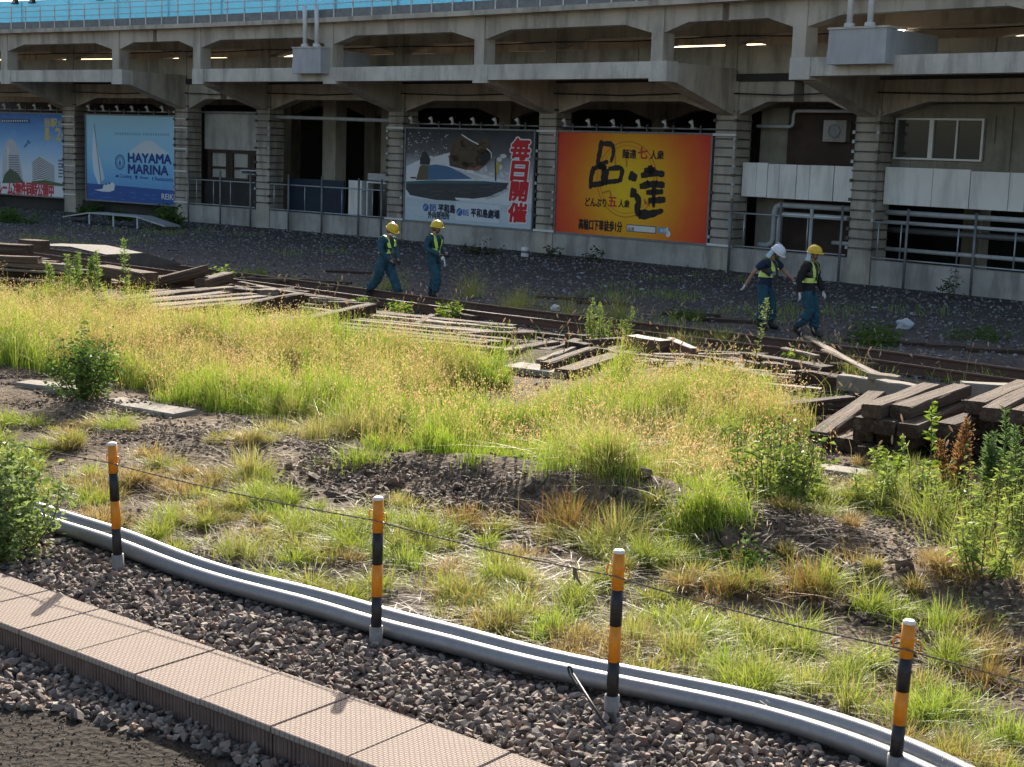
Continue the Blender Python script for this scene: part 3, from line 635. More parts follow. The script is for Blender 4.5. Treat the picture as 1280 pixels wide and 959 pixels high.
# speedboat billboard
bb = Board(CS[5] + CW + .14, CS[6] - .2, .74, 3.95, -.02, 'billboard of a dark speedboat with red vertical lettering on grey spray', gradmat('boat_print', [(0., (.48, .58, .64)), (.2, (.58, .64, .68)), (.3, (.70, .72, .74)), (.55, (.48, .49, .51)), (.75, (.11, .11, .12)), (1., (.03, .032, .038))], 2, 0, 3.2), 6)
def r(X, Y):
    t_ = (Y - 130) / 720; xl = 108 - 13 * t_; xr = 1045 - 25 * t_; u = (X - xl) / (xr - xl); yt = 120 + 20 * u; yb = 800 + 85 * u
    return (u, 1 - (Y - yt) / (yb - yt))
def rp(*p): return poly(*[r(*a) for a in p])
bb.pr('spray', rp((110, 400), (200, 360), (330, 330), (440, 300), (560, 440), (700, 470), (860, 520), (860, 640), (600, 650), (110, 620)), (.68, .70, .72), 1)
for k in range(70):
    X = random.uniform(120, 430); Y = random.uniform(150, 330) ; d = random.uniform(.002, .006)
    a_, b2 = r(X, Y); bb.pr('spray_drop', ell(a_, b2, d, d * 1.4, 5), (.55, .56, .58), 1, True)
bb.pr('bow_wave', rp((110, 630), (300, 655), (480, 660), (780, 690), (850, 700), (1010, 690), (1015, 760), (700, 740), (110, 700)), (.50, .58, .62), 1)
bb.pr('hull', rp((108, 515), (300, 508), (865, 530), (850, 570), (800, 605), (740, 635), (560, 655), (480, 665), (330, 655), (140, 618), (106, 570)), (.05, .056, .062), 2)
bb.pr('deck_stripe', rp((108, 515), (300, 508), (690, 516), (860, 530), (690, 536), (300, 530), (108, 535)), (.05, .12, .14), 3)
bb.pr('hull_shine', rp((690, 650), (800, 600), (862, 572), (860, 590), (790, 630), (720, 655)), (.50, .52, .54), 3)
bb.pr('wake', rp((480, 640), (580, 646), (640, 655), (560, 662), (490, 656)), (.75, .76, .76), 3)
bb.pr('cowling', rp((275, 505), (285, 395), (340, 388), (430, 405), (510, 440), (560, 470), (605, 498)), (.07, .16, .30), 3)
bb.pr('cowling_end', rp((185, 505), (215, 400), (235, 392), (285, 395), (275, 505)), (.12, .10, .06), 3)
bb.pr('fin', rp((470, 432), (520, 432), (640, 470), (690, 498), (600, 495), (540, 460)), (.55, .57, .58), 3)
bb.pr('rider', rp((440, 400), (436, 340), (450, 270), (480, 210), (535, 165), (600, 200), (655, 240), (690, 205), (725, 225), (748, 290), (745, 340), (700, 400), (650, 435), (560, 430)), (.085, .055, .032), 2)
bb.pr('rider_visor', rp((640, 330), (700, 280), (745, 300), (740, 345), (690, 395), (640, 390)), (.02, .02, .025), 3)
bb.pr('rider_collar', rp((560, 430), (600, 400), (680, 405), (650, 438)), (.25, .10, .06), 3)
for k in range(26):
    X = random.uniform(455, 700); Y = random.uniform(220, 420); a_, b2 = r(X, Y); bb.pr('rider_fold', ell(a_, b2, random.uniform(.015, .05), random.uniform(.01, .05), 9), random.choice([(.098, .064, .037), (.075, .048, .03), (.11, .07, .04)]), 3, True)
for k in range(22):
    X = random.uniform(130, 800); Y = random.uniform(545, 640) - abs(X - 450) * .06; bb.pr('hull_reflection', rp((X, Y), (X + random.uniform(40, 120), Y + 3), (X + 60, Y + 10), (X + 8, Y + 7)), random.choice([(.07, .078, .085), (.035, .04, .045), (.09, .095, .10)]), 3, True)
for k in range(40):
    X = random.uniform(120, 990); Y = random.uniform(690, 830); bb.pr('water_fleck', rp((X, Y), (X + random.uniform(15, 60), Y + 2), (X + 20, Y + 6)), random.choice([(.60, .66, .70), (.34, .44, .50)]), 2, True)
for k in range(30):
    X = random.uniform(300, 860); Y = random.uniform(300, 520); a_, b2 = r(X, Y); bb.pr('mist', ell(a_, b2, random.uniform(.01, .035), random.uniform(.01, .03), 9), random.choice([(.60, .62, .64), (.74, .75, .76)]), 1.5, True)
bb.pr('highlight', [stroke([r(530, 165), r(590, 205), r(655, 240)], .014, asp=bb.asp), stroke([r(712, 270), r(742, 300), r(745, 345)], .012, asp=bb.asp)], (.75, .75, .74), 4, True)
bb.pr('second_rider', rp((215, 390), (218, 340), (235, 300), (255, 290), (272, 305), (296, 350), (290, 392)), (.03, .032, .038), 3)
bb.pr('engine', rp((143, 482), (185, 482), (185, 495), (143, 492)), (.02, .02, .02), 3)
bb.pr('flag_pole', rp((769, 345), (778, 345), (780, 515), (770, 515)), (.04, .04, .04), 3); bb.pr('flag', rp((778, 360), (805, 385), (790, 465), (780, 470)), (.50, .38, .06), 3)
for ch, Y0, Y1, X0, X1 in (('毎', 200, 350, 878, 1010), ('日', 372, 508, 880, 992), ('開', 530, 660, 872, 990), ('催', 690, 822, 858, 984)):
    u0, v0 = r(X0, Y1); u1, v1 = r(X1, Y0); T = text2d(ch); e_ = .0
    o1 = bb.pr('red_letter_edge', embolden(fit(T, u0, v0, u1, v1, .012), .026, bb.asp, 12), (.80, .80, .80), 4, True); bb.pr('red_letter', embolden(fit(T, u0, v0, u1, v1, .012), .011, bb.asp, 8), (.58, .02, .03), 5, True)
NV = (.02, .03, .06); LB = (.05, .14, .38)
u0, v0 = r(485, 815); u1, v1 = r(805, 700); bb.pr('pale_box', rect(u0, v0 + .005, u1, v1), (.62, .67, .72), 3)
for X, Y in ((262, 712), (515, 750)):
    a_, b2 = r(X, Y); bb.pr('round_logo', ell(a_, b2, .024, .043, 20), LB, 4); bb.pr('logo_curl', stroke([(a_ - .016, b2 - .02), (a_, b2 + .012), (a_ + .012, b2 + .03)], .010, .004, asp=bb.asp), (.6, .66, .74), 5)
tx(bb, r, 'lettering', 'BOAT', 293, 690, 342, 712, LB, .05, 4); tx(bb, r, 'lettering', 'RACE', 293, 716, 342, 738, LB, .05, 4)
tx(bb, r, 'lettering', '平和島', 358, 696, 482, 748, NV, .05, 4); tx(bb, r, 'lettering', '外向発売所', 278, 752, 440, 792, NV, .03, 4)
tx(bb, r, 'lettering', 'BOAT', 540, 732, 583, 752, LB, .05, 4); tx(bb, r, 'lettering', 'RACE', 540, 756, 583, 776, LB, .05, 4); tx(bb, r, 'lettering', '平和島劇場', 598, 738, 803, 786, NV, .05, 4)

# sailing billboard
hm = Board(CS[3] - 5.66 + .05, CS[3] - .05, .62, 4.2, -.02, 'pale blue billboard with a sailing yacht and dark blue marina lettering', gradmat('sea_print', [(0., (.10, .27, .60)), (.25, (.16, .42, .72)), (.5, (.27, .58, .82)), (.8, (.36, .66, .84)), (1., (.40, .68, .84))], 2, 0, 3.6), 6)
def h_(X, Y):
    u = (X - 572) / 590; yt = 125 + 16 * u; yb = 705 + 25 * u; return (u, 1 - (Y - yt) / (yb - yt))
def hp(*p): return poly(*[h_(*a) for a in p])
hm.pr('mountain', hp((850, 390), (910, 340), (955, 305), (985, 298), (1020, 303), (1065, 340), (1130, 388), (1000, 400)), (.60, .68, .74), 1)
hm.pr('sea', hp((573, 595), (760, 605), (1162, 632), (1162, 728), (573, 704)), (.03, .10, .34), 1)
for k in range(16):
    X = random.uniform(580, 1130); Y = random.uniform(640, 700); L_ = random.uniform(20, 60); hm.pr('wave', hp((X, Y), (X + L_, Y + 2), (X + L_ * .7, Y + 7), (X + 5, Y + 5)), (.06, .19, .46), 2, True)
hm.pr('mainsail', hp((627, 190), (616, 300), (612, 420), (622, 520), (652, 598), (668, 600), (662, 500), (640, 330)), (.66, .76, .84), 2)
hm.pr('jib', hp((627, 190), (650, 330), (675, 450), (698, 560), (672, 590), (660, 480), (640, 320)), (.52, .68, .82), 3)
hm.pr('mast', hp((626, 188), (630, 188), (676, 590), (670, 590)), (.2, .25, .3), 4)
hm.pr('yacht_hull', hp((680, 640), (690, 605), (720, 595), (755, 585), (768, 605), (762, 640), (730, 652)), (.74, .76, .76), 3)
hm.pr('crew', [hp((700, 605), (708, 588), (716, 604)), hp((722, 600), (730, 582), (738, 598))], (.06, .08, .14), 4, True)
hm.pr('foam', hp((625, 640), (680, 632), (730, 652), (680, 650)), (.70, .76, .80), 4)
DB = (.015, .045, .23)
tx(hm, h_, 'lettering', 'HAYAMA', 858, 394, 1140, 444, DB, .075); tx(hm, h_, 'lettering', 'MARINA', 858, 470, 1120, 520, DB, .075)
a_, b2 = h_(803, 447); hm.pr('round_emblem', ringp(a_, b2, .056, .088, .12), DB, 2); hm.pr('emblem_ring', ringp(a_, b2, .036, .058, .1), DB, 2); hm.pr('emblem_sail', poly((a_ - .014, b2 - .03), (a_ + .012, b2 - .03), (a_, b2 + .04)), DB, 2)
for k in range(14): an = k * 2 * math.pi / 14; a_, b2 = h_(803, 447); hm.pr('emblem_mark', ell(a_ + .044 * math.cos(an), b2 + .071 * math.sin(an), .004, .006, 6), DB, 2, True)
tx(hm, h_, 'lettering', 'Cruising', 800, 532, 880, 558, DB, .01); tx(hm, h_, 'lettering', 'Shops', 935, 540, 992, 562, DB, .01); tx(hm, h_, 'lettering', 'Restaurants', 1035, 545, 1150, 568, DB, .01)
hm.pr('small_mark', hp((768, 548), (778, 535), (790, 532), (792, 550)), DB, 2); hm.pr('small_mark', hp((902, 536), (922, 536), (914, 560), (908, 560)), DB, 2); hm.pr('small_mark', hp((1017, 545), (1024, 545), (1022, 568), (1018, 568)), DB, 2)
tx(hm, h_, 'lettering', 'REIKI', 1078, 658, 1160, 692, (.7, .74, .78), .02)
for k in range(22):
    X = 770 + k * 16 + (10 if k > 10 else 0); hm.pr('fine_print', hp((X, 245 + .3 * k), (X + 11, 245 + .3 * k), (X + 11, 262 + .3 * k), (X + 2, 262 + .3 * k)), (.22, .42, .60), 1, True)

# tower block billboard
tb = Board(CS[2] - 6.2, CS[2] - .05, .62, 4.2, -.02, 'blue billboard with two tower blocks and a white strip of red lettering', gradmat('tower_print', [(0., (.62, .70, .78)), (.3, (.62, .72, .80)), (.55, (.34, .56, .80)), (.8, (.13, .33, .68)), (1., (.06, .17, .48))], 2, 0, 3.6), 6)
def t_(X, Y): u = 1 + (X - 432) / 640; yt = 122 + 14 * (u - 1); yb = 690 + 45 * (u - 1); return (u, 1 - (Y - yt) / (yb - yt))
def tp(*p): return poly(*[t_(*a) for a in p])
GRY = (.50, .53, .56)
tb.pr('tower', tp((0, 560), (10, 400), (30, 320), (60, 290), (95, 300), (125, 380), (140, 470), (152, 575)), GRY, 1)
for k in range(13): tb.pr('tower_floor', tp((48, 400 + k * 12), (120 + k * 1.5, 400 + k * 12), (121 + k * 1.5, 405 + k * 12), (48, 405 + k * 12)), (.12, .14, .17), 2)
tb.pr('tower_core', tp((40, 560), (44, 340), (52, 340), (52, 560)), (.70, .72, .73), 2)
tb.pr('slab_block', tp((215, 575), (218, 450), (268, 400), (370, 470), (372, 588)), (.60, .62, .63), 1)
for k in range(11): tb.pr('slab_floor', tp((218, 448 + k * 12), (268, 412 + k * 14), (370, 478 + k * 10), (370, 482 + k * 10), (268, 419 + k * 14), (218, 453 + k * 12)), (.14, .16, .18), 2)
tb.pr('trees', tp((0, 590), (20, 530), (60, 490), (110, 520), (160, 590)), (.07, .12, .06), 3); tb.pr('hedge', tp((205, 595), (215, 578), (300, 570), (432, 598), (432, 615)), (.08, .14, .07), 3)
tb.pr('logo_leaf', [tp((158, 348), (175, 318), (192, 322), (175, 345)), tp((180, 315), (185, 292), (208, 310), (205, 325))], (.06, .20, .48), 2, True)
for k in range(4): tb.pr('fine_print', tp((165, 368 + k * 14), (210, 368 + k * 14), (208, 374 + k * 14), (168, 374 + k * 14)), (.45, .58, .72), 1, True)
tb.pr('title_bar', tp((0, 148), (208, 155), (208, 182), (0, 176)), (.05, .10, .24), 1)
for k in range(12): tb.pr('fine_print', tp((5 + k * 16, 160), (15 + k * 16, 160), (15 + k * 16, 172), (6 + k * 16, 172)), (.5, .58, .68), 2, True)
GO = (.58, .50, .22)
tx(tb, t_, 'lettering', '当駅', 306, 150, 392, 205, GO, .05); tx(tb, t_, 'lettering', '徒', 400, 165, 428, 205, GO, .02)
tx(tb, t_, 'lettering', '1', 312, 215, 335, 298, GO, .05); tx(tb, t_, 'lettering', '分', 338, 262, 365, 290, GO, .02); tx(tb, t_, 'lettering', '2', 380, 218, 418, 298, GO, .05)
for k in range(6): tb.pr('fine_print', tp((395, 430 + k * 22), (428, 432 + k * 22), (428, 444 + k * 22), (397, 442 + k * 22)), (.16, .18, .22), 2, True)
tb.pr('white_strip', tp((-200, 575), (432, 618), (432, 688), (-200, 648)), (.72, .73, .74), 2)
tx(tb, t_, 'lettering', 'モデルルーム2物件同時公開中', -150, 594, 362, 658, (.50, .04, .06), .04, 3)
# ------------------------------------------------------------------ walkway of trough covers
WH = math.radians(-38.1); WD = np.array([math.cos(WH), math.sin(WH), 0]); WN = np.array([WD[1], -WD[0], 0])   # WN points to the camera side
W0 = np.array([-3.16, 9.9, 0]); WW = .625; WP = .585
def covermat():
    m, t, b = newmat('patterned_cover'); b.inputs['Roughness'].default_value = .8; b.inputs['Specular IOR Level'].default_value = .12
    v = pos(t, (1, 1, 1), True)
    br = N(t, 'ShaderNodeTexBrick', i_Scale=13., offset=.5); br.inputs['Mortar Size'].default_value = .045; br.inputs['Mortar Smooth'].default_value = .6
    br.inputs['Color1'].default_value = (1, 1, 1, 1); br.inputs['Color2'].default_value = (1, 1, 1, 1); br.inputs['Mortar'].default_value = (0, 0, 0, 1)
    t.links.new(v, br.inputs['Vector'])
    n = noise(t, v, 3.5, 5); cc = mixc(t, n, (.31, .255, .215), (.38, .32, .27))
    cc = mixc(t, br.outputs['Fac'], cc, (.19, .125, .105))
    cc = mixc(t, ramp(t, noise(t, v, 45, 3), [(.55, 0.), (.75, .35)]), cc, (.25, .19, .15))
    t.links.new(cc, b.inputs['Base Color']); bump(t, b, br.outputs['Color'], .8, .01); return m
def sidemat():
    m, t, b = newmat('ribbed_side'); b.inputs['Roughness'].default_value = .7
    v = pos(t, (1, 1, 1), True); wv = N(t, 'ShaderNodeTexWave', i_Scale=9.); t.links.new(v, wv.inputs['Vector'])
    cc = mixc(t, wv.outputs['Fac'], (.17, .11, .09), (.24, .16, .13)); cc = mixc(t, ramp(t, noise(t, v, 8), [(.4, .5), (.65, 0.)]), cc, (.09, .06, .05))
    t.links.new(cc, b.inputs['Base Color']); bump(t, b, wv.outputs['Fac'], .8, .01); return m
M['cover'] = covermat(); M['side'] = sidemat()
wk = thing('cable_trough', W0, 'low walkway of pinkish patterned cable trough covers on gravel', 'walkway', rz=WH)
for k in range(-8, 13):
    x0 = k * WP; dz = random.uniform(-.003, .003)
    link('cover', [bevbox(x0 + .003, x0 + WP - .003, -WW, 0, .145 + dz, .182 + dz, .006)], M['cover'], wk)
for k in range(-4, 7):
    x0 = (2 * k - 1) * WP
    sd = link('side_panel', [bevbox(x0 + .005, x0 + 2 * WP - .005, -WW + .015, -WW + .045, -.05, .143, .004)], M['side'], wk)
    for j in range(39):
        xx = x0 + .02 + j * .03
        link('rib', [box(xx, xx + .012, -WW + .010, -WW + .0149, -.05, .135)], M['side'], sd)
    link('side_panel', [bevbox(x0 + .005, x0 + 2 * WP - .005, -.045, -.015, -.05, .143, .004)], M['side'], wk)

# ------------------------------------------------------------------ two galvanised conduits
def conduitmat():
    m, t, b = newmat('zinc_conduit'); b.inputs['Metallic'].default_value = .7; b.inputs['Specular IOR Level'].default_value = .4
    v = pos(t); n = noise(t, v, 14, 5, .7); t.links.new(mixc(t, n, (.26, .265, .27), (.42, .425, .43)), b.inputs['Base Color'])
    rr = ramp(t, noise(t, v, 30, 4), [(.3, .46), (.7, .66)]); t.links.new(rr, b.inputs['Roughness']); return m
M['zinc'] = conduitmat()
CR = .058
def conduit(S, label):
    S = S.copy(); n = len(S); S[:, 2] += .004 * np.sin(np.arange(n) / n * 31)
    o = link('conduit', tube(S, CR + .003 * np.where(np.arange(n) % 2, 1, -1), 18), M['zinc'], None, True); tag(o, label, 'conduit', 'zinc conduits along the walkway'); return S
C1 = spline(np.array([unp(x, y, .08) for x, y in [(-60, 612), (65, 655), (141, 680), (201, 703), (302, 736), (403, 762), (463, 780), (554, 802), (639, 827), (741, 849), (841, 868), (942, 890), (1043, 922), (1123, 951), (1175, 975), (1240, 1008), (1330, 1055)]]), 1500)
for _ in range(2): C1[60:-60] = np.stack([np.convolve(C1[:, k], np.ones(81) / 81, 'same')[60:-60] for k in range(3)], -1)
T_ = np.gradient(C1, axis=0); T_ /= np.linalg.norm(T_, axis=1)[:, None]
C2 = C1 + np.stack([-T_[:, 1], T_[:, 0], 0 * T_[:, 0]], -1) * (.135 + .02 * np.sin(np.arange(1500) / 1500 * 9)[:, None] ** 2); C2[:, 2] += .02
C1 = conduit(C1, 'corrugated zinc conduit nearer the patterned walkway')
C2 = conduit(C2, 'corrugated zinc conduit on the grass side of its twin')
# ------------------------------------------------------------------ barrier posts with rope
M['yel'] = pbr('orange_reflective_band', (.72, .25, .012), .35, .08, 25, fine=.15)
M['blk'] = pbr('black_band', (.022, .02, .022), .45, .3, 20)
M['sleeve'] = pbr('grey_sleeve', (.22, .21, .20), .6, .15, 20, fine=.3)
M['capw'] = pbr('white_cap', (.72, .70, .66), .5, .08, 20)
M['rope'] = pbr('rope_fibre', (.16, .135, .095), .9, .4, 60)
PB, PT = [], []
pl = ['striped post standing by the leafy shrub at the conduit end', 'striped post beside the pale slab on the gravel, second from the leafy shrub', 'striped post with a bent rod leaning on the gravel beside it', 'striped post farthest along the rope from the leafy shrub']
for k, ((bx_, by_), (tx_, ty_)) in enumerate((((148, 713), (140, 553)), ((470, 806), (473, 621)), ((764, 895), (774, 687)), ((1117, 972), (1137, 775)))):
    B = unp(bx_, by_, 0); best = min(np.arange(.8, 1.25, .005), key=lambda z: np.linalg.norm((unp(tx_, ty_, z) - B)[:2]))
    T = unp(tx_, ty_, best); ax = (T - B); L = np.linalg.norm(ax); ax /= L
    PB.append(B); PT.append(T)
    p = thing('barrier_post', B, pl[k], 'barrier post', 'striped barrier posts')
    r0 = .036; u_ = L - .02; sl_ = .12; seg = (u_ - sl_) / 4
    for j in range(4):
        a_, b2 = sl_ + j * seg, sl_ + (j + 1) * seg
        link('band', tube([B + ax * a_, B + ax * (b2 - .0015)], r0 + (.0006 if j % 2 else 0), 24), M['blk' if j % 2 == 0 else 'yel'], p, True)
    link('cap', tube([B + ax * u_, B + ax * (u_ + .012), B + ax * (u_ + .02)], [r0 - .001, r0 - .001, r0 - .01], 20), M['capw'], p)
    link('sleeve', tube([B - ax * .12, B + ax * .13], r0 + .009, 20, True), M['sleeve'], p, True)
    sd = WD
    for sg in (-1, 1):
        an = np.linspace(-2.2, 2.2, 14); c0 = B + ax * (u_ - .115) + sd * sg * (r0 + .022)
        pts = [c0 + sd * sg * .022 * math.cos(q_) + ax * .034 * math.sin(q_) for q_ in an]
        link('hook', tube(pts, .0045, 6), M['yel'], p, True)
AT = [B + (T - B) / np.linalg.norm(T - B) * (np.linalg.norm(T - B) - .15) for B, T in zip(PB, PT)]
AT = [AT[0] + (AT[0] - AT[1]) * .98 + np.array([0, 0, .0])] + AT + [AT[3] + (AT[3] - AT[2]) * .9]
rp_ = []
for k in range(5):
    nseg = 150
    for j in range(nseg + (k == 4)):
        u = j / nseg; P = AT[k] * (1 - u) + AT[k + 1] * u
        P[2] -= .10 * u * (1 - u) * (1 if k % 2 else .7); rp_.append(P + np.array(WN) * .046)
rp_ = np.array(rp_); rs = []
for st in range(2):
    ph = np.arange(len(rp_)) * .9 + st * math.pi
    rs.append(tube(rp_ + .0026 * (np.cos(ph)[:, None] * WN + np.sin(ph)[:, None] * np.array([0, 0, 1.])), .0033, 6))
rope = thing('barrier_rope', AT[2] * np.array([1, 1, 0]), 'dark twisted rope strung along the striped posts', 'rope')
for k in range(2): link('strand', rs[k], M['rope'], rope, True)
kn = rp_[150 * 2 + 128]
link('knot_end', tube([kn, kn + np.array([.01, 0, -.03]), kn + np.array([.02, -.01, -.06]), kn + np.array([.045, -.01, -.10])], [.012, .010, .009, .004], 6), M['rope'], rope, True)
link('knot_end', tube([kn, kn + np.array([.0, 0, -.04]), kn + np.array([.005, -.01, -.07])], [.012, .009, .004], 6), M['rope'], rope, True)
# bent rod
a_ = unp(716, 842, .235); b2 = unp(777, 932, .0)
rod = thing('bent_rod', b2, 'dark bent steel rod with looped end, tilted beside a striped post', 'rod')
link('shaft', tube([b2 - np.array([0, 0, .03]), a_], .0085, 8), M['black'], rod, True)
dd = (a_ - b2) / np.linalg.norm(a_ - b2); sdv = np.cross(dd, np.array([.0, 1, .3])); sdv /= np.linalg.norm(sdv)
lp = [a_ - dd * .14 + sdv * .014, a_ - dd * .02 + sdv * .024, a_ + dd * .04 + sdv * .018, a_ + dd * .06, a_ + dd * .045 - sdv * .014, a_]
link('loop', tube(spline(np.array(lp), 20), .0075, 8), M['black'], rod, True)

# ------------------------------------------------------------------ ballast
def rock(npts, seed):
    r_ = np.random.default_rng(seed); p = r_.normal(size=(npts, 3)); p /= np.linalg.norm(p, axis=1)[:, None]; p *= r_.uniform(.75, 1.05, (npts, 1)) * np.array([1, r_.uniform(.65, .95), r_.uniform(.5, .8)])
    bm = bmesh.new(); [bm.verts.new(v) for v in p]; bmesh.ops.convex_hull(bm, input=bm.verts[:])
    for v in [v for v in bm.verts if not v.link_faces]: bm.verts.remove(v)
    bmesh.ops.triangulate(bm, faces=bm.faces[:]); bm.verts.index_update()
    V = np.array([v.co[:] for v in bm.verts]); F = np.array([[v.index for v in f.verts] for f in bm.faces]); bm.free(); return V, F
ROCKS = [rock(12, 100 + k) for k in range(14)]; PEB = [rock(8, 300 + k) for k in range(8)]
def randrot(n, tilt=1.):
    an = rng.uniform(0, 2 * math.pi, n) / 2; q_ = np.stack([np.cos(an), np.zeros(n), np.zeros(n), np.sin(an)], -1) + rng.normal(0, .17, (n, 4)); q_ /= np.linalg.norm(q_, axis=1)[:, None]; a, b, c, d = q_.T
    return np.stack([1-2*(c*c+d*d), 2*(b*c-a*d), 2*(b*d+a*c), 2*(b*c+a*d), 1-2*(b*b+d*d), 2*(c*d-a*b), 2*(b*d-a*c), 2*(c*d+a*b), 1-2*(b*b+c*c)], -1).reshape(n, 3, 3)
def stones(name, P, size, cols, base, label):
    k = rng.integers(0, len(base), len(P)); R = randrot(len(P)); Vs, Fs, Cs = [], [], []; off = 0
    for j, (bv, bf) in enumerate(base):
        m = k == j; n = m.sum()
        if not n: continue
        V = np.einsum('nij,vj->nvi', R[m], bv) * size[m][:, None, None] + P[m][:, None]
        Vs.append(V.reshape(-1, 3)); Fs.append((bf[None] + (np.arange(n) * len(bv))[:, None, None]).reshape(-1, 3) + off); Cs.append(np.repeat(cols[m], len(bv), 0)); off += n * len(bv)
    me = mesh_raw(name, np.concatenate(Vs), np.concatenate(Fs), M['stone'], np.concatenate(Cs)); o = bpy.data.objects.new(name, me); col.objects.link(o)
    return tag(o, label, 'gravel', kind='stuff')
def stonecol(n, pal, jit=.25):
    pal = np.array(pal); c = pal[rng.integers(0, len(pal), n)]; return c * rng.uniform(1 - jit, 1 + jit, (n, 1))
PAL = [(.19, .15, .125), (.225, .175, .145), (.135, .11, .097), (.165, .137, .118), (.255, .175, .138), (.122, .104, .094), (.235, .205, .18), (.29, .255, .225)]
def grid(x0, x1, y0, y1, st):
    X, Y = np.meshgrid(np.arange(x0, x1, st), np.arange(y0, y1, st)); X = X.ravel() + rng.uniform(-.5, .5, X.size) * st; Y = Y.ravel() + rng.uniform(-.5, .5, Y.size) * st; return X, Y
def cdist(X, Y, S):
    """signed distance to a conduit line, positive on the grass side"""
    yl = np.interp(X, S[::25, 0], S[::25, 1]); return (Y - yl) * .79
X, Y = grid(-6.5, 5.5, 4.2, 14.5, .046)
rel = np.stack([X - W0[0], Y - W0[1]], -1); wd = -(rel @ WN[:2])            # distance beyond the far edge of the walkway
cdn = cdist(X, Y, C2)
sandp = [(-300, 800), (0, 884), (120, 906), (230, 936), (330, 968), (420, 1130), (-500, 1130)]
px, py = pix(np.stack([X, Y, 0 * X], -1)); nz = fbm(X, Y, .5)
keepA = (wd > -.02) & (cdn < .12)
keepB = (wd < -WW + .02) & ~inpoly(px + (nz - .5) * 60, py + (nz - .5) * 40, sandp)
keepF = (cdn >= .12) & (cdn < .12 + np.clip((nz - .38) * 2.4, 0, .55)) & (px < 1250)
keep = (keepA | keepB | keepF) & (px > -160) & (px < 1400)
Xk, Yk = X[keep], Y[keep]; n = len(Xk)
sz = rng.uniform(.025, .05, n) * rng.choice([1, 1, 1, 1.3], n)
nearp = np.minimum(np.abs(cdist(Xk, Yk, C1)), np.abs(cdist(Xk, Yk, C2)))
stones('ballast', np.stack([Xk, Yk, rng.uniform(-.012, .028, n) - .03 * np.clip((.17 - nearp) / .06, 0, 1)], -1), sz, stonecol(n, PAL), ROCKS, 'angular brown grey ballast stones round the walkway')
few = (rng.random(n) < .25) & (nearp > .17)
stones('loose_ballast', np.stack([Xk[few] + .02, Yk[few] - .01, rng.uniform(.03, .048, few.sum())], -1), rng.uniform(.02, .036, few.sum()), stonecol(few.sum(), PAL), ROCKS, 'loose brown ballast stones lying on top beside the walkway')
# mounds and stony patches in the rough ground
X, Y = grid(-9, 7.5, 9, 21, .052); px, py = pix(np.stack([X, Y, gh(X, Y)], -1)); nz = fbm(X, Y, .7); nz2 = fbm(X + 9, Y, 1.6)
pm = [(370, 545), (470, 572), (560, 580), (690, 598), (720, 625), (690, 662), (560, 668), (470, 640), (390, 605)]
pr_ = [(930, 640), (1100, 640), (1330, 690), (1330, 960), (1180, 960), (1060, 800), (940, 720)]
pl_ = [(-60, 455), (150, 485), (430, 545), (420, 590), (250, 570), (100, 545), (-60, 530)]
pc_ = [(980, 560), (1180, 600), (1200, 660), (950, 650)]
pb_ = [(620, 415), (730, 420), (780, 432), (700, 455), (610, 445)]
dens = .95 * inpoly(px, py, pm) + .75 * inpoly(px, py, pr_) * (nz > .33) + .75 * inpoly(px, py, pl_) * (nz > .46) + .7 * inpoly(px, py, pc_) * (nz > .34) + .7 * inpoly(px, py, pb_)
dens = np.maximum(dens, .10 * (nz2 > .5)); keep = (rng.random(len(X)) < dens) & (cdist(X, Y, C2) > .15)
Xk, Yk = X[keep], Y[keep]; n = len(Xk)
stones('mound_gravel', np.stack([Xk, Yk, gh(Xk, Yk) + rng.uniform(-.005, .03, n)], -1), rng.uniform(.018, .040, n), stonecol(n, [(.21, .165, .13), (.165, .13, .105), (.26, .21, .165), (.125, .10, .085), (.20, .13, .09)], .3), ROCKS, 'grey brown stones heaped in the rough ground beyond the conduits')
# gravel in the shade of the viaduct
ns = 22000
ss = rng.uniform(-36, 32, ns); nn = rng.uniform(.1, 17.5, ns) ; Pv = np.array([Vp(a, b, 0) for a, b in zip(ss, nn)])
px, py = pix(Pv); k = (px > -60) & (px < 1340); Pv = Pv[k]; n = len(Pv); Pv[:, 2] = gh(Pv[:, 0], Pv[:, 1]) + rng.uniform(-.01, .03, n)
stones('far_gravel', Pv, rng.uniform(.025, .06, n) * rng.choice([1, 1, 1.35], n), stonecol(n, [(.19, .19, .20), (.14, .14, .155), (.25, .25, .26), (.11, .11, .12), (.20, .18, .165)], .3), PEB, 'blue grey gravel in the shade of the viaduct')

# earth clods along the broken bank
line = np.array([(330, 600), (470, 622), (560, 655), (640, 662), (705, 672), (800, 680), (860, 690), (920, 712), (1000, 735), (1100, 765), (1180, 800), (1260, 830)], float); n = 800
t = rng.uniform(0, len(line) - 1, n); i0 = t.astype(int); pp = line[i0] * (1 - (t - i0))[:, None] + line[np.minimum(i0 + 1, len(line) - 1)] * (t - i0)[:, None]; pp += rng.normal(0, 1, (n, 2)) * np.array([22, 11])
PC_ = np.array([unp(*q_) for q_ in pp]); PC_[:, 2] = gh(PC_[:, 0], PC_[:, 1]) + .0
stones('earth_clods', PC_, rng.uniform(.03, .11, n), stonecol(n, [(.10, .066, .045), (.075, .05, .036), (.13, .085, .058)], .3), ROCKS, 'dark brown earth clods along the broken bank')
Xs, Ys = grid(-5, .5, 4.2, 9, .031); px, py = pix(np.stack([Xs, Ys, 0 * Xs], -1)); k = inpoly(px, py, [(-250, 830), (0, 870), (120, 895), (230, 925), (340, 965), (420, 1000), (-300, 1000)]) & (rng.random(len(Xs)) < .75); n = k.sum()
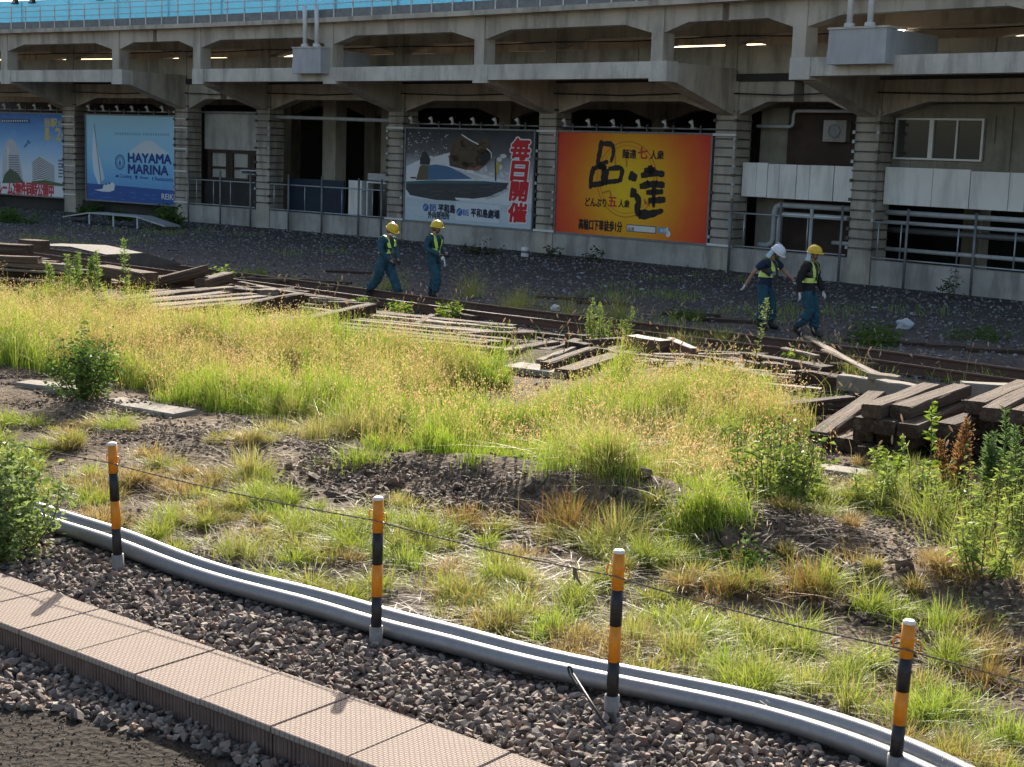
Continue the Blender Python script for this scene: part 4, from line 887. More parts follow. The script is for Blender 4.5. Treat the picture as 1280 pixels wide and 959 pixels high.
stones('cinder_grit', np.stack([Xs[k], Ys[k], rng.uniform(-.004, .01, n)], -1), rng.uniform(.005, .014, n), stonecol(n, [(.03, .022, .018), (.02, .015, .012), (.05, .038, .03)], .35), PEB, 'fine dark cinder grit beside the walkway')
# ------------------------------------------------------------------ rails
RAILP = [(-.062, 0), (.062, 0), (.062, .012), (.012, .03), (.009, .11), (.033, .122), (.033, .148), (.024, .155), (-.024, .155), (-.033, .148), (-.033, .122), (-.009, .11), (-.012, .03), (-.062, .012)]
def sweep(P, prof, z0):
    P = np.asarray(P, float); T = np.gradient(P, axis=0); T[:, 2] = 0; T /= np.linalg.norm(T, axis=1)[:, None]; S = np.stack([T[:, 1], -T[:, 0], 0 * T[:, 0]], -1)
    n, k = len(P), len(prof); V = np.concatenate([P[i] + np.array([S[i] * a + np.array([0, 0, b + z0]) for a, b in prof]) for i in range(n)])
    i = np.arange(n - 1)[:, None] * k; j = np.arange(k)[None]; j2 = (j + 1) % k
    return V, [np.stack([i + j, i + k + j, i + k + j2, i + j2], -1).reshape(-1, 4), list(range(k)), list(range((n - 1) * k, n * k))[::-1]]
def railmat():
    m, t, b = newmat('rail_steel'); v = pos(t); n = noise(t, v, 10, 6, .7); b.inputs['Roughness'].default_value = .65
    t.links.new(mixc(t, n, (.06, .030, .022), (.15, .075, .05)), b.inputs['Base Color']); bump(t, b, n, .3); return m
M['rail'] = railmat()
RN = np.array([unp(x, y, .19) for x, y in ((-60, 302), (120, 326), (298, 349), (452, 369.5), (600, 389.4), (736, 405.5), (900, 425), (1065, 445), (1280, 475), (1420, 492))]); RN[:, 2] = 0
RS = spline(RN, 60)
def offs(P, d):
    T = np.gradient(P, axis=0); T /= np.linalg.norm(T, axis=1)[:, None]; return P + np.stack([-T[:, 1], T[:, 0], 0 * T[:, 0]], -1) * d
o = link('rail', sweep(RS, RAILP, .035), M['rail']); tag(o, 'long rusty rail on the side of the timber heaps', 'rail', 'rails of the old track')
o = link('rail', sweep(offs(RS, 1.13), RAILP, .035), M['rail']); tag(o, 'long rusty rail on the viaduct side of the old track', 'rail', 'rails of the old track')
# ------------------------------------------------------------------ timber
def timber(A, B, w, t, mat, label, group, name='wooden_sleeper', cat='sleeper', roll=0., jig=.016):
    A = np.asarray(A, float); B = np.asarray(B, float); d = B - A; L = np.linalg.norm(d); x = d / L; y = np.cross([0, 0, 1.], x); y /= np.linalg.norm(y); z = np.cross(x, y)
    if roll: y, z = y * math.cos(roll) + z * math.sin(roll), z * math.cos(roll) - y * math.sin(roll)
    ns = max(3, int(L / .45)); V = []; hw, ht = w / 2, t
    for k in range(ns + 1):
        xx = -L / 2 + L * k / ns; j = [random.uniform(-jig, jig) for _ in range(8)]; c = min(.018, w * .12)
        V += [(xx + j[0] * (k in (0, ns)), -hw + c + j[1], -ht), (xx, hw - c + j[2], -ht), (xx, hw, -ht + c + j[3] * .3), (xx, hw + j[3] * .5, -c), (xx + j[4] * (k in (0, ns)), hw - c, j[5] * .5), (xx, -hw + c, j[6] * .5), (xx, -hw + j[7] * .5, -c), (xx, -hw, -ht + c)]
    F = [[k * 8 + i, k * 8 + 8 + i, k * 8 + 8 + (i + 1) % 8, k * 8 + (i + 1) % 8][::-1] for k in range(ns) for i in range(8)] + [list(range(8))[::-1], list(range(ns * 8, ns * 8 + 8))]
    me = mesh_raw(name, V, F, M[mat]); o = bpy.data.objects.new(name, me); col.objects.link(o)
    o.matrix_world = Matrix(((x[0], y[0], z[0], (A[0] + B[0]) / 2), (x[1], y[1], z[1], (A[1] + B[1]) / 2), (x[2], y[2], z[2], (A[2] + B[2]) / 2), (0, 0, 0, 1)))
    return tag(o, label, cat, group)
def tp2(p0, z0, p1, z1, w, t, mat, label, group, **kw):
    return timber(unp(*p0, z0), unp(*p1, z1), w, t, mat, label, group, **kw)
# neat stack beside the weeds on the right
D0 = unp(1093.8, 504.6, .62); D1 = unp(1166.5, 480.5, .62); du = (D1 - D0) / np.linalg.norm(D1 - D0); dv = np.array([du[1], -du[0], 0])   # dv: to the right of the length
SG = 'sleepers stacked at the yard edge'
lab_top = 'dark sleeper on the top row of the stack beside the tall weeds'; lab_low = 'dark sleeper in the %s row of the stack beside the tall weeds'
for r_, zt in enumerate((.62, .465, .31, .155)):
    for c in range(2 + (r_ > 0)):
        of = dv * (c * .262 + random.uniform(-.02, .02) - (.08 * r_)) + du * random.uniform(-.22, .16); tw = dv * random.uniform(-.09, .09)
        timber(D0 + of + np.array([0, 0, zt - .62]), D0 + of + tw + du * 2.15 + np.array([0, 0, zt - .62]), .245, .15, 'wood_dark' if r_ else 'wood_grey', lab_low % ('second', 'third', 'bottom')[r_ - 1] if r_ else lab_top, SG)
E0 = unp(1222, 502, .66); eu = unp(1290, 474, .66) - E0; eu /= np.linalg.norm(eu); ev = np.array([eu[1], -eu[0], 0])
for r_, zt in enumerate((.66, .505, .35, .195)):
    for c in range(4):
        of = ev * (c * .27 + random.uniform(-.02, .02) - .1 * (r_ == 2)) + eu * random.uniform(-.15, .12) - eu * .3 * (c > 0) * (r_ == 0); tw = ev * random.uniform(-.1, .1)
        timber(E0 + of + np.array([0, 0, zt - .66]), E0 + of + tw + eu * 2.2 + np.array([0, 0, zt - .66]), .25, .15, 'wood_dark' if r_ else 'wood_grey', 'dark sleeper on the top row of the stack behind the reddish dead weed' if not r_ else 'dark sleeper in the %s row of the stack behind the reddish dead weed' % ('second', 'third', 'bottom')[r_ - 1], SG)
for k in range(3): timber(D0 + dv * .78 + du * (.1 + .05 * k) + np.array([0, 0, -.14 - .155 * k]), D0 + dv * .85 + du * 2.1 + np.array([0, 0, -.14 - .155 * k]), .24, .15, 'wood_dark', 'dark sleeper lying in the gap between the two sleeper stacks', SG)
LG = 'loose timbers round the stacks'
tp2((1023, 540), .22, (1096, 489), .40, .24, .16, 'wood_grey', 'worn split sleeper slanting against the left side of the stack', LG)
tp2((972, 505), .26, (1064, 495), .26, .2, .2, 'wood_dark', 'dark squared sleeper lying crossways by the slanting sleeper', LG)
tp2((1042, 546), .16, (1092, 528), .16, .26, .15, 'wood_grey', 'short brown sleeper end at the foot of the stack', LG)
tp2((1050, 468), .36, (1099, 474), .36, .2, .22, 'conc_slab', 'pale concrete block behind the slanting sleeper', 'concrete blocks by the timber', name='concrete_block', cat='block')
tp2((1100, 474), .44, (1146, 482), .44, .22, .2, 'conc_slab', 'pale concrete block behind the top of the stack', 'concrete blocks by the timber', name='concrete_block', cat='block')
tp2((1088, 466), .46, (1124, 470), .46, .2, .09, 'wood_pale', 'small pale board lying across a concrete block', LG, name='board', cat='board')
tp2((1203, 477), .5, (1262, 480), .5, .24, .22, 'conc_slab', 'pale concrete block with a bright top between the stacks', 'concrete blocks by the timber', name='concrete_block', cat='block')
tp2((1010, 420), .42, (1092, 466), .38, .13, .04, 'wood_pale', 'long grey plank tilted up on the timber heap', LG, name='plank', cat='plank')
tp2((1030, 436), .4, (1106, 470), .36, .12, .04, 'wood_grey', 'grey plank lying along the tilted plank', LG, name='plank', cat='plank')
tp2((980, 434), .34, (1022, 444), .32, .14, .05, 'wood_pale', 'short pale plank between the tilted plank and the rail', LG, name='plank', cat='plank')
tp2((940, 442), .22, (1035, 458), .3, .25, .2, 'wood_dark', 'dark sleeper under the tilted plank', LG)
tp2((1000, 462), .3, (1062, 472), .3, .22, .26, 'wood_dark', 'dark sleeper beside the concrete block', LG)
tp2((862, 443), .22, (930, 452), .22, .2, .2, 'wood_grey', 'grey squared timber end near the tall flowering weed', LG)
tp2((954, 452), .22, (990, 456), .22, .26, .2, 'wood_grey', 'short timber block beside the tall flowering weed', LG)
tp2((985, 463), .2, (1056, 470), .2, .16, .16, 'rust', 'rusty square bar lying before the dark sleepers', LG, name='steel_bar', cat='bar')
tp2((866, 472), .17, (1027, 485), .17, .11, .16, 'rust', 'long rusty steel beam with a bright worn edge', LG, name='steel_beam', cat='beam')
tp2((838, 422), .3, (868, 435), .3, .14, .16, 'rust', 'short cut length of rusty rail', LG, name='steel_beam', cat='beam')
# flat timbers in the middle
MG = 'flat timbers by the old track'
tp2((682, 453), .2, (738, 434), .2, .16, .13, 'wood_grey', 'narrow timber with a dark cut end among the stones', MG)
tp2((674, 449), .14, (722, 432), .14, .12, .07, 'wood_pale', 'pale strip of wood beside the narrow timber', MG, name='plank', cat='plank')
tp2((706, 462), .15, (784, 438), .16, .34, .15, 'wood_grey', 'wide brown timber sloping from the grass to the rail', MG)
tp2((640, 455), .10, (716, 465), .10, .55, .1, 'conc_slab', 'bleached flat slab in the edge of the tall grass', MG, name='slab', cat='slab')
tp2((592, 441), .1, (652, 434), .1, .2, .09, 'wood_pale', 'bleached board end half in the grass', MG, name='board', cat='board')
tp2((712, 426), .2, (735, 430), .2, .2, .18, 'wood_dark', 'dark square timber stub beside the stones', MG)
tp2((733, 424), .2, (790, 421), .2, .14, .1, 'wood_grey', 'thin grey timber lying to the rail', MG)
tp2((790, 419), .32, (832, 426), .32, .3, .3, 'rust', 'rust brown stack of short rail lengths beside the track', MG, name='rail_stack', cat='rail stack')
tp2((795, 455), .13, (836, 441), .13, .2, .12, 'wood_grey', 'worn timber end in the reddish grass', MG)
for k in range(8):
    y0 = 389 + k * 3.4; x0 = 452 - k * 9 + random.uniform(-8, 8); x1 = 640 - k * 3 + random.uniform(-25, 10)
    tp2((x0, y0), .16, (x1, y0 + (x1 - x0) * .092 + random.uniform(-1, 1)), .16 + random.uniform(-.02, .02), .25, .13, random.choice(['wood_grey', 'wood_grey', 'wood_pale']), 'weathered plank in the flat bed of planks beside the track', 'flat bed of planks', name='plank', cat='plank')
tp2((374, 398), .34, (464, 379), .34, .22, .3, 'wood_dark', 'long dark timber on edge beside the bed of planks', MG)
tp2((280, 382), .3, (374, 366), .3, .2, .28, 'wood_dark', 'long dark timber on edge below the white block', MG)
tp2((322, 362), .36, (343, 361), .36, .3, .2, 'wood_pale', 'bright whitish sawn timber end', MG, name='timber_block', cat='block')
tp2((296, 360), .34, (322, 363), .34, .24, .24, 'wood_dark', 'dark timber stub beside the whitish sawn end', MG)
for k in range(6):
    tp2((300 + k * 22, 352 + k * 5), .2, (372 + k * 20, 366 + k * 2.5), .2, .16, .1, random.choice(['wood_grey', 'wood_pale']), 'pale plank scattered between the dark timbers and the rail', 'scattered pale planks', name='plank', cat='plank')
# the long heap on the left
HG = 'timbers in the long heap'
for k in range(11):
    x0 = 112 + k * 7 + random.uniform(-6, 6); y0 = 371 + k * 1.7
    tp2((x0, y0), .22 + .02 * (k % 3), (x0 + 150 + random.uniform(-25, 30), y0 - 15 + random.uniform(-2, 3)), .27 + .02 * (k % 3), .32, .15, random.choice(['wood_pale', 'wood_grey', 'wood_grey']), 'sun bleached plank in the low fan of planks beside the tall grass', 'fan of bleached planks', name='plank', cat='plank')
tp2((192, 348), .42, (259, 331), .72, .22, .2, 'wood_grey', 'thick brown sleeper tilted up at the end of the heap', HG)
tp2((250, 349), .45, (285, 340), .5, .24, .2, 'wood_grey', 'short brown sleeper end beside the tilted sleeper', HG)
tp2((126, 331), .62, (187, 341), .62, .4, .22, 'wood_grey', 'wide flat timber on top of the heap', HG)
tp2((150, 346), .45, (246, 344), .45, .3, .3, 'wood_dark', 'dark sleeper under the tilted sleeper', HG)
for r_, (zt, yy) in enumerate(((.62, 327), (.47, 333), (.32, 341), (.17, 350))):
    for c in range(3):
        d_ = c * 3.6
        tp2((-70 + 12 * r_ - c * 10, yy - d_ - 9 + random.uniform(-.6, .6)), zt, (84 + 26 * r_ - c * 12, yy - d_ + 4 + random.uniform(-.6, .6)), zt, .23, .15, 'wood_dark' if r_ else random.choice(['wood_grey', 'wood_pale']), 'long timber in the layered heap behind the tall green weeds', 'layered timber heap')
tp2((-40, 318), .78, (50, 321), .78, .3, .15, 'wood_grey', 'broad worn timber topmost on the layered heap', HG)
tp2((-20, 303), .95, (36, 306), .95, .36, .3, 'wood_dark', 'dark boxy timber behind the topmost timber of the heap', HG)
tp2((28, 299), .9, (57, 301), .9, .3, .26, 'wood_grey', 'short squared block at the back of the heap', HG)
for k in range(3): tp2((-30, 334 + k * 11), .55 - k * .14, (90 - k * 10, 341 + k * 11), .5 - k * .14, .05, .04, 'wood_pale', 'thin pale batten leaning on the front of the layered heap', 'battens on the heap', name='batten', cat='batten')
def near_(x, marks): return min(marks, key=lambda m_: abs(m_[0] - x))[1]
TLM = ((150, 'the tall pale green weeds'), (255, 'the tilted sleeper of the heap'), (335, 'the whitish sawn end'), (420, 'the dark timber on edge'), (540, 'the flat bed of planks'), (640, 'the end of the plank bed'), (720, 'the wide brown timber'), (811, 'the stack of rail lengths'), (940, 'the flowering weed'), (1050, 'the tilted grey plank'))
# litter of planks and broken timbers along the old track
band = np.array([(120, 366), (220, 360), (320, 366), (420, 388), (520, 404), (640, 424), (740, 440), (840, 456), (940, 470), (1040, 484)], float)
for k in range(88):
    t = random.uniform(0, len(band) - 1.001); i0 = int(t); q_ = band[i0] * (1 - t + i0) + band[i0 + 1] * (t - i0) + np.array([random.uniform(-25, 25), random.uniform(-15, 13)])
    a_ = unp(q_[0], q_[1], .0); L_ = random.choice([.5, .9, 1.4, 2.0, 2.1]); an = random.choice([-.7, -.7, -.6, .9, .3, 1.3]) + random.uniform(-.25, .25); th_ = random.uniform(.05, .16); zz = random.uniform(.06, .2)
    d_ = np.array([math.cos(an), math.sin(an), random.uniform(-.04, .06)]) * L_ / 2; c_a = a_ + np.array([0, 0, zz])
    timber(c_a - d_, c_a + d_, random.uniform(.11, .23), th_, mt_ := random.choice(['wood_dark', 'wood_dark', 'wood_grey', 'wood_grey', 'wood_pale']), '%s %s broken timber lying near %s' % ('long' if L_ > 1.6 else 'short' if L_ < .8 else 'medium', {'wood_dark': 'dark', 'wood_grey': 'brown', 'wood_pale': 'bleached'}[mt_], near_(q_[0], TLM)), 'scattered broken timbers', name='broken_timber', cat='timber', jig=.02)
# bent sheet on the heap
shp = [((38, 306), .72, 1.0), ((95, 308), .72, 1.0), ((140, 318), .6, 1.05), ((188, 332), .3, 1.1)]
A_ = []; Bv = []
for (p_, z_, wv) in shp:
    a_ = unp(*p_, z_); A_.append(a_ + np.array([-.55, -.5, 0]) * .2); Bv.append(a_ + np.array([.5, .75, .0]) * wv)
Vs_ = [v + np.array([0, 0, dz]) for dz in (0, -.03) for v in (A_ + Bv)]
Fs_ = [[i, i + 1, 5 + i, 4 + i] for i in range(3)] + [[8 + i, 12 + i, 13 + i, 9 + i] for i in range(3)] + [[i, 8 + i, 9 + i, 1 + i] for i in range(3)] + [[4 + i, 5 + i, 13 + i, 12 + i] for i in range(3)] + [[0, 4, 12, 8], [3, 11, 15, 7]]
M['mat'] = pbr('worn_rubber_sheet', (.085, .072, .06), .8, .25, 4)
o = link('bent_sheet', (np.array(Vs_), Fs_), M['mat']); tag(o, 'pale bent sheet sloping off the back of the heap', 'sheet')
# half buried sleepers of the old track in the shade
for k, (x, y) in enumerate(((690, 372), (740, 378), (850, 392), (900, 400), (1075, 425), (1120, 428), (1180, 433), (1230, 437), (430, 340), (400, 352))):
    a_ = unp(x - 22, y - 3, .07); timber(a_, a_ + np.array([1.2, -.2, 0]), .2, .12, 'wood_dark', 'dark sleeper half sunk in the shaded gravel', 'sunken sleepers')
# concrete trough pieces in the grass
CG = 'old concrete trough pieces'
for (p0, p1, w_, z_, lb) in (((140, 501), (232, 518), .42, .05, 'concrete trough piece with a dark edge in the stony ground'), ((30, 483), (110, 492), .34, .08, 'concrete trough piece near the dark leafy shrub'), ((1020, 582), (1092, 592), .36, .07, 'pale flat concrete slab below the sleeper stack'), ((1140, 604), (1185, 610), .36, .07, 'pale flat concrete slab half hidden by green weeds'), ((340, 472), (425, 482), .5, .14, 'pale concrete lid sunk in the tall grass'), ((372, 408), (420, 416), .4, .1, 'pale concrete lid by the dark timber on edge'), ((460, 422), (540, 430), .4, .1, 'pale concrete lid below the bed of planks')):
    a_ = unp(*p0, z_); b2 = unp(*p1, z_); gz = float(gh((a_[0] + b2[0]) / 2, (a_[1] + b2[1]) / 2)); a_[2] += gz; b2[2] += gz
    timber(a_, b2, w_, .2, 'conc_slab', lb, CG, name='concrete_slab', cat='slab')
# low steel gangplank near the billboards
gp = thing('gangplank', unp(140, 275, 0), 'long low steel gangplank on short legs before the sailing billboard', 'gangplank')
q0, q1, q2 = unp(78, 272, .12), unp(146, 267, .42), unp(206, 284, .12)
q1[2] = .42
nrm_ = np.array([.55, .65, 0]); nrm_ /= np.linalg.norm(nrm_)
for a_, b2 in ((q0, unp(110, 267, .42)), (unp(110, 267, .42), unp(170, 272, .42)), (unp(170, 272, .42), q2)):
    link('plank', (np.array([a_, b2, b2 + nrm_ * .7, a_ + nrm_ * .7, a_ + [0, 0, .05], b2 + [0, 0, .05], b2 + nrm_ * .7 + [0, 0, .05], a_ + nrm_ * .7 + [0, 0, .05]]), BOXF), M['steel'], gp)
for p_ in ((110, 267), (140, 269.5), (170, 272)):
    a_ = unp(*p_, .42); link('leg', [box(a_[0], a_[0] + .06, a_[1] + .05, a_[1] + .11, -.05, .42)], M['steel'], gp)
# litter
def crumple(name, c, r_, mat, label, cat, seed, sq=(1, 1, .7)):
    bm = bmesh.new(); bmesh.ops.create_icosphere(bm, subdivisions=3, radius=1); rr = np.random.default_rng(seed)
    dirs = rr.normal(size=(40, 3)); dirs /= np.linalg.norm(dirs, axis=1)[:, None]; am = rr.uniform(-.5, .5, 40)
    V = []
    for v in bm.verts:
        p = np.array(v.co); f = 1 + sum(a * max(0, p @ d) ** 14 for a, d in zip(am, dirs)) + rr.uniform(-.04, .04); p = p * f * np.array(sq) * r_; p[2] = max(p[2], -.5 * r_ * sq[2]); V.append(p)
    F = np.array([[v.index for v in f.verts] for f in bm.faces]); bm.free()
    V = np.array(V); o = link(name, (V + np.array(c) - np.array([0, 0, V[:, 2].min()]), [F]), mat); return tag(o, label, cat)
M['bag'] = pbr('plastic_bag', (.48, .49, .51), .4, .15, 9)
crumple('plastic_bag', unp(694, 388, .02), .11, M['bag'], 'white plastic bag lying in the shaded weeds by the rail', 'bag', 3)
crumple('plastic_bag', unp(1130, 411, .0), .14, M['bag'], 'greyish crumpled plastic bag on the shaded gravel', 'bag', 5, (1.2, .8, .9))
cn = thing('paint_can', unp(656, 321, 0), 'small white can with dark marks standing by the wall', 'can')
cc_ = unp(656, 321, 0); link('body', lathe([(.12, 0), (.125, .01), (.125, .28), (.12, .3)], 14, cc_), M['white'], cn, True); link('label_band', lathe([(.128, .12), (.128, .2)], 14, cc_), M['steel_dk'], cn, True)
sp_ = [(500, 318), (725, 342), (800, 362), (860, 345), (1090, 385)]
for k, p_ in enumerate(sp_):
    a_ = unp(*p_, .03); o = link('paper_scrap', [bevbox(a_[0], a_[0] + random.uniform(.08, .2), a_[1], a_[1] + random.uniform(.08, .16), gh(a_[0], a_[1]) + .025, gh(a_[0], a_[1]) + .05, .008)], M['bag']); tag(o, 'tiny white scrap of litter on the shaded gravel', 'litter', 'litter scraps')
# ------------------------------------------------------------------ grass
def blades(P, h, w, lean, bend, c0, c1, face=None):
    n = len(P); ph = lean; d = np.stack([np.cos(ph), np.sin(ph), 0 * ph], -1); fa = rng.uniform(0, math.pi, n) if face is None else face; s = np.stack([np.cos(fa), np.sin(fa), 0 * fa], -1)
    V = np.zeros((n, 7, 3)); C = np.zeros((n, 7, 3)); k = 0
    for t, wd in ((0, .8), (.42, 1.), (.78, .7)):
        c = P + d * (bend * h * t * t)[:, None]; c[:, 2] += h * t * (1 - .35 * np.minimum(bend, 1.4) * t)
        for sg in (-1, 1): V[:, k] = c + s * (sg * w * wd / 2)[:, None]; C[:, k] = c0 * (1 - t) + c1 * t; k += 1
    c = P + d * (bend * h)[:, None]; c[:, 2] += h * (1 - .35 * np.minimum(bend, 1.4)); V[:, 6] = c; C[:, 6] = c1
    b = (np.arange(n) * 7)[:, None]
    return V.reshape(-1, 3), [np.concatenate([b + np.array([[0, 1, 3, 2]]), b + np.array([[2, 3, 5, 4]])]), b + np.array([[4, 5, 6]])], C.reshape(-1, 3), V[:, 6]
def spikelets(T, n_each, spread, ln, wd, colr):
    """little seed grains round the blade tips"""
    T = np.repeat(T, n_each, 0); n = len(T); P = T + rng.normal(size=(n, 3)) * np.array([spread, spread, spread * 1.8]); P[:, 2] -= spread
    a = rng.normal(size=(n, 3)); a[:, 2] = np.abs(a[:, 2]) + .6; a /= np.linalg.norm(a, axis=1)[:, None]; b = np.cross(a, rng.normal(size=(n, 3))); b /= np.linalg.norm(b, axis=1)[:, None]
    L = rng.uniform(.6, 1.3, n)[:, None] * ln
    V = np.stack([P, P + a * L * .5 + b * wd, P + a * L, P + a * L * .5 - b * wd], 1); i = (np.arange(n) * 4)[:, None]
    return V.reshape(-1, 3), [i + np.array([[0, 1, 2, 3]])], np.repeat(np.repeat(colr, n_each, 0), 4, 0)
def stuff(name, parts, mat, label, cat):
    V = []; F = []; C = []; off = 0
    for p in parts:
        V.append(p[0]); C.append(p[2]); F += [f + off for f in p[1]]; off += len(p[0])
    me = mesh_raw(name, np.concatenate(V), F, mat, np.concatenate(C)); o = bpy.data.objects.new(name, me); col.objects.link(o); return tag(o, label, cat, kind='stuff')
GREEN = np.array([.13, .25, .030]); LIME = np.array([.29, .41, .05]); GOLD = np.array([.40, .34, .13]); STRAW = np.array([.46, .38, .22]); RUST = np.array([.34, .17, .085]); BRN = np.array([.22, .13, .07])
def mix(a, b, f): f = np.asarray(f)[:, None]; return a * (1 - f) + b * f
TALL = [(-80, 382), (60, 390), (120, 402), (250, 420), (330, 424), (400, 438), (520, 452), (600, 464), (640, 486), (690, 500), (740, 494), (790, 488), (850, 482), (905, 492), (960, 508), (1000, 545), (1000, 600), (975, 645), (920, 668), (850, 655), (780, 632), (735, 600), (640, 588), (560, 572), (470, 562), (440, 545), (360, 532), (290, 516), (240, 506), (165, 490), (140, 468), (60, 470), (0, 455), (-80, 440)]
XC = rng.uniform(-14, 6.5, 11000); YC = rng.uniform(11, 37, 11000); px, py = pix(np.stack([XC, YC, gh(XC, YC)], -1)); edge = (fbm(XC, YC, .9) - .5) * 40
k = inpoly(px + edge, py + edge, TALL) & (fbm(XC + 30, YC, .9, 2) < .57 + .4 * (px < 330)); XC, YC, px, py = XC[k], YC[k], px[k], py[k]; nc = len(XC)
sm = lambda x, a, b: np.clip((x - a) / (b - a), 0, 1)
cdry = -.30 + (fbm(XC + 5, YC - 8, 2.2) - .42) * 2.2 + .30 * sm(px, 700, 850) * sm(-py, -600, -520) + .12 * sm(-px, -330, -120) - .22 * sm(px, 330, 470) * sm(-px, -780, -660) * sm(py, 430, 520) - .3 * sm(py, 560, 640) + rng.normal(0, .30, nc)
csz = rng.uniform(.03, .14, nc); chh = (.40 + 1.05 * rng.random(nc) ** 1.3) * (.6 + .8 * fbm(XC - 20, YC, 1.7)) * (1 - .38 * sm(py, 500, 600)); cln = rng.uniform(0, 6.28, nc)
n = 175000; ci = rng.integers(0, nc, n); X = XC[ci] + rng.normal(0, 1, n) * csz[ci]; Y = YC[ci] + rng.normal(0, 1, n) * csz[ci]; dry = np.clip(cdry[ci] + rng.normal(0, .22, n), 0, 1)
hh = rng.uniform(.16, .62, n) * chh[ci]; P = np.stack([X, Y, gh(X, Y) - .01], -1)
TIPD = mix(mix(GOLD, STRAW, rng.random(n)), np.array([.46, .28, .17]), rng.random(n) * .7)
c0 = mix(GREEN * .95, LIME * .85, rng.random(n)); c0 = mix(c0, mix(GOLD * .8, RUST, rng.random(n)), np.clip(dry * .55 - .05, 0, 1)); c1 = mix(LIME * 1.1, TIPD, np.clip(dry * .9 + .10, 0, 1))
b1 = blades(P, hh, rng.uniform(.004, .0085, n), cln[ci] + rng.normal(0, .8, n), np.abs(rng.normal(.34, .26, n)), c0, c1)
sd = (rng.random(n) < .10 + .34 * dry) & (hh > .18); T = b1[3][sd]; ns_ = sd.sum(); cs = mix(mix(GOLD * 1.1, STRAW * 1.1, rng.random(ns_)), np.array([.46, .27, .19]), rng.random(ns_) * .8)
s1 = spikelets(T, 3, .024, .032, .0052, cs)
nw = 7500; ci = rng.integers(0, nc, nw); X = XC[ci] + rng.normal(0, .2, nw); Y = YC[ci] + rng.normal(0, .2, nw); Pw = np.stack([X, Y, gh(X, Y)], -1); cw = mix(GOLD * .9, STRAW, rng.random(nw))
bw = blades(Pw, rng.uniform(.45, .8, nw) * (.55 + .45 * np.clip(chh[ci], 0, 1.2)), np.full(nw, .0035), cln[ci] + rng.normal(0, .7, nw), np.abs(rng.normal(.25, .2, nw)), cw * .8, cw)
s2 = spikelets(bw[3], 7, .03, .03, .0055, mix(STRAW * 1.1, np.array([.50, .30, .21]), rng.random(nw)))
stuff('grass_stalks', [bw[:3]], M['grass'], 'thin straw coloured stalks rising out of the tall grass', 'grass'); stuff('stalk_seeds', [s2], M['seed'], 'pale pinkish seed plumes on the thin stalks', 'grass')
stuff('tall_grass', [b1[:3]], M['grass'], 'tall yellow green grass filling the middle of the yard', 'grass')
stuff('seed_heads', [s1], M['seed'], 'golden seed heads over the tall grass', 'grass')
# short grass and straw between the conduits and the tall grass
X = rng.uniform(-9, 8, 420000); Y = rng.uniform(6.5, 22, 420000); px, py = pix(np.stack([X, Y, gh(X, Y)], -1)); nz = fbm(X, Y, .55); nz2 = fbm(X + 40, Y + 3, 1.7); cd2 = cdist(X, Y, C2)
NEAR = [(-150, 470), (0, 520), (100, 548), (220, 575), (330, 600), (430, 640), (540, 672), (640, 668), (760, 650), (860, 680), (960, 720), (1050, 790), (1140, 860), (1300, 960), (1300, 1100), (900, 1100), (-150, 750)]
MID = [(60, 530), (300, 545), (420, 560), (480, 575), (560, 585), (700, 600), (740, 650), (900, 690), (1060, 760), (1100, 830), (1300, 900), (1300, 640), (1100, 570), (960, 640), (700, 610)]
inn = inpoly(px, py, NEAR) & (cd2 > .16); pat = np.clip((nz - .30) * 3.5 + (nz2 - .5) * 1.6, 0, 1)
de = inn * pat + (inpoly(px, py, MID) & ~inn & ~inpoly(px, py, pm)) * np.clip((nz - .36) * 3.0, 0, .6)
k = (rng.random(len(X)) < de * .013); XC2, YC2, pxc, pyc = X[k], Y[k], px[k], py[k]; nc2 = len(XC2)
cd_ = np.clip((fbm(XC2 + 11, YC2 + 2, .7) - .5) * 4.0 + rng.normal(.46, .34, nc2), 0, 1); cs_ = rng.uniform(.025, .10, nc2); ch_ = rng.uniform(.10, .27, nc2) * (1.15 - .35 * cd_); ca_ = rng.uniform(0, 6.28, nc2)
n = 108000; ci = rng.integers(0, nc2, n); ofs = rng.normal(0, 1, (n, 2)) * cs_[ci][:, None]; X = XC2[ci] + ofs[:, 0]; Y = YC2[ci] + ofs[:, 1]; kk = cdist(X, Y, C2) > .1; X, Y, ci, ofs = X[kk], Y[kk], ci[kk], ofs[kk]; n = len(X)
dry = np.clip(cd_[ci] + rng.normal(0, .22, n), 0, 1); hh = rng.uniform(.45, 1.15, n) * ch_[ci]; P = np.stack([X, Y, gh(X, Y) - .01], -1)
c0 = mix(mix(GREEN * .8, LIME * .8, rng.random(n)), mix(BRN, RUST * .8, rng.random(n)), dry); c1 = mix(mix(np.array([.36, .41, .075]), GREEN, rng.random(n) * .3), mix(STRAW, mix(GOLD, RUST, rng.random(n)), rng.random(n)), np.clip(dry, 0, 1))
b2_ = blades(P, hh, rng.uniform(.0032, .007, n), np.arctan2(ofs[:, 1], ofs[:, 0]) + rng.normal(0, .9, n), np.abs(rng.normal(.75, .4, n)), c0, c1)
stuff('short_grass', [b2_[:3]], M['grass'], 'short green and straw coloured grass along the conduits', 'grass')
X = rng.uniform(-7, 6, 110000); Y = rng.uniform(7.5, 20, 110000); px, py = pix(np.stack([X, Y, 0 * X], -1)); nz = fbm(X + 70, Y, .6)
k = (cdist(X, Y, C2) > .1) & ~inpoly(px, py, TALL) & ~inpoly(px, py, pm) & (rng.random(len(X)) < np.clip((nz - .44) * 1.6, 0, .4)); X, Y = X[k], Y[k]; n = len(X)
P = np.stack([X, Y, gh(X, Y) + rng.uniform(.005, .04, n)], -1); cs = mix(STRAW * .72, BRN, rng.random(n))
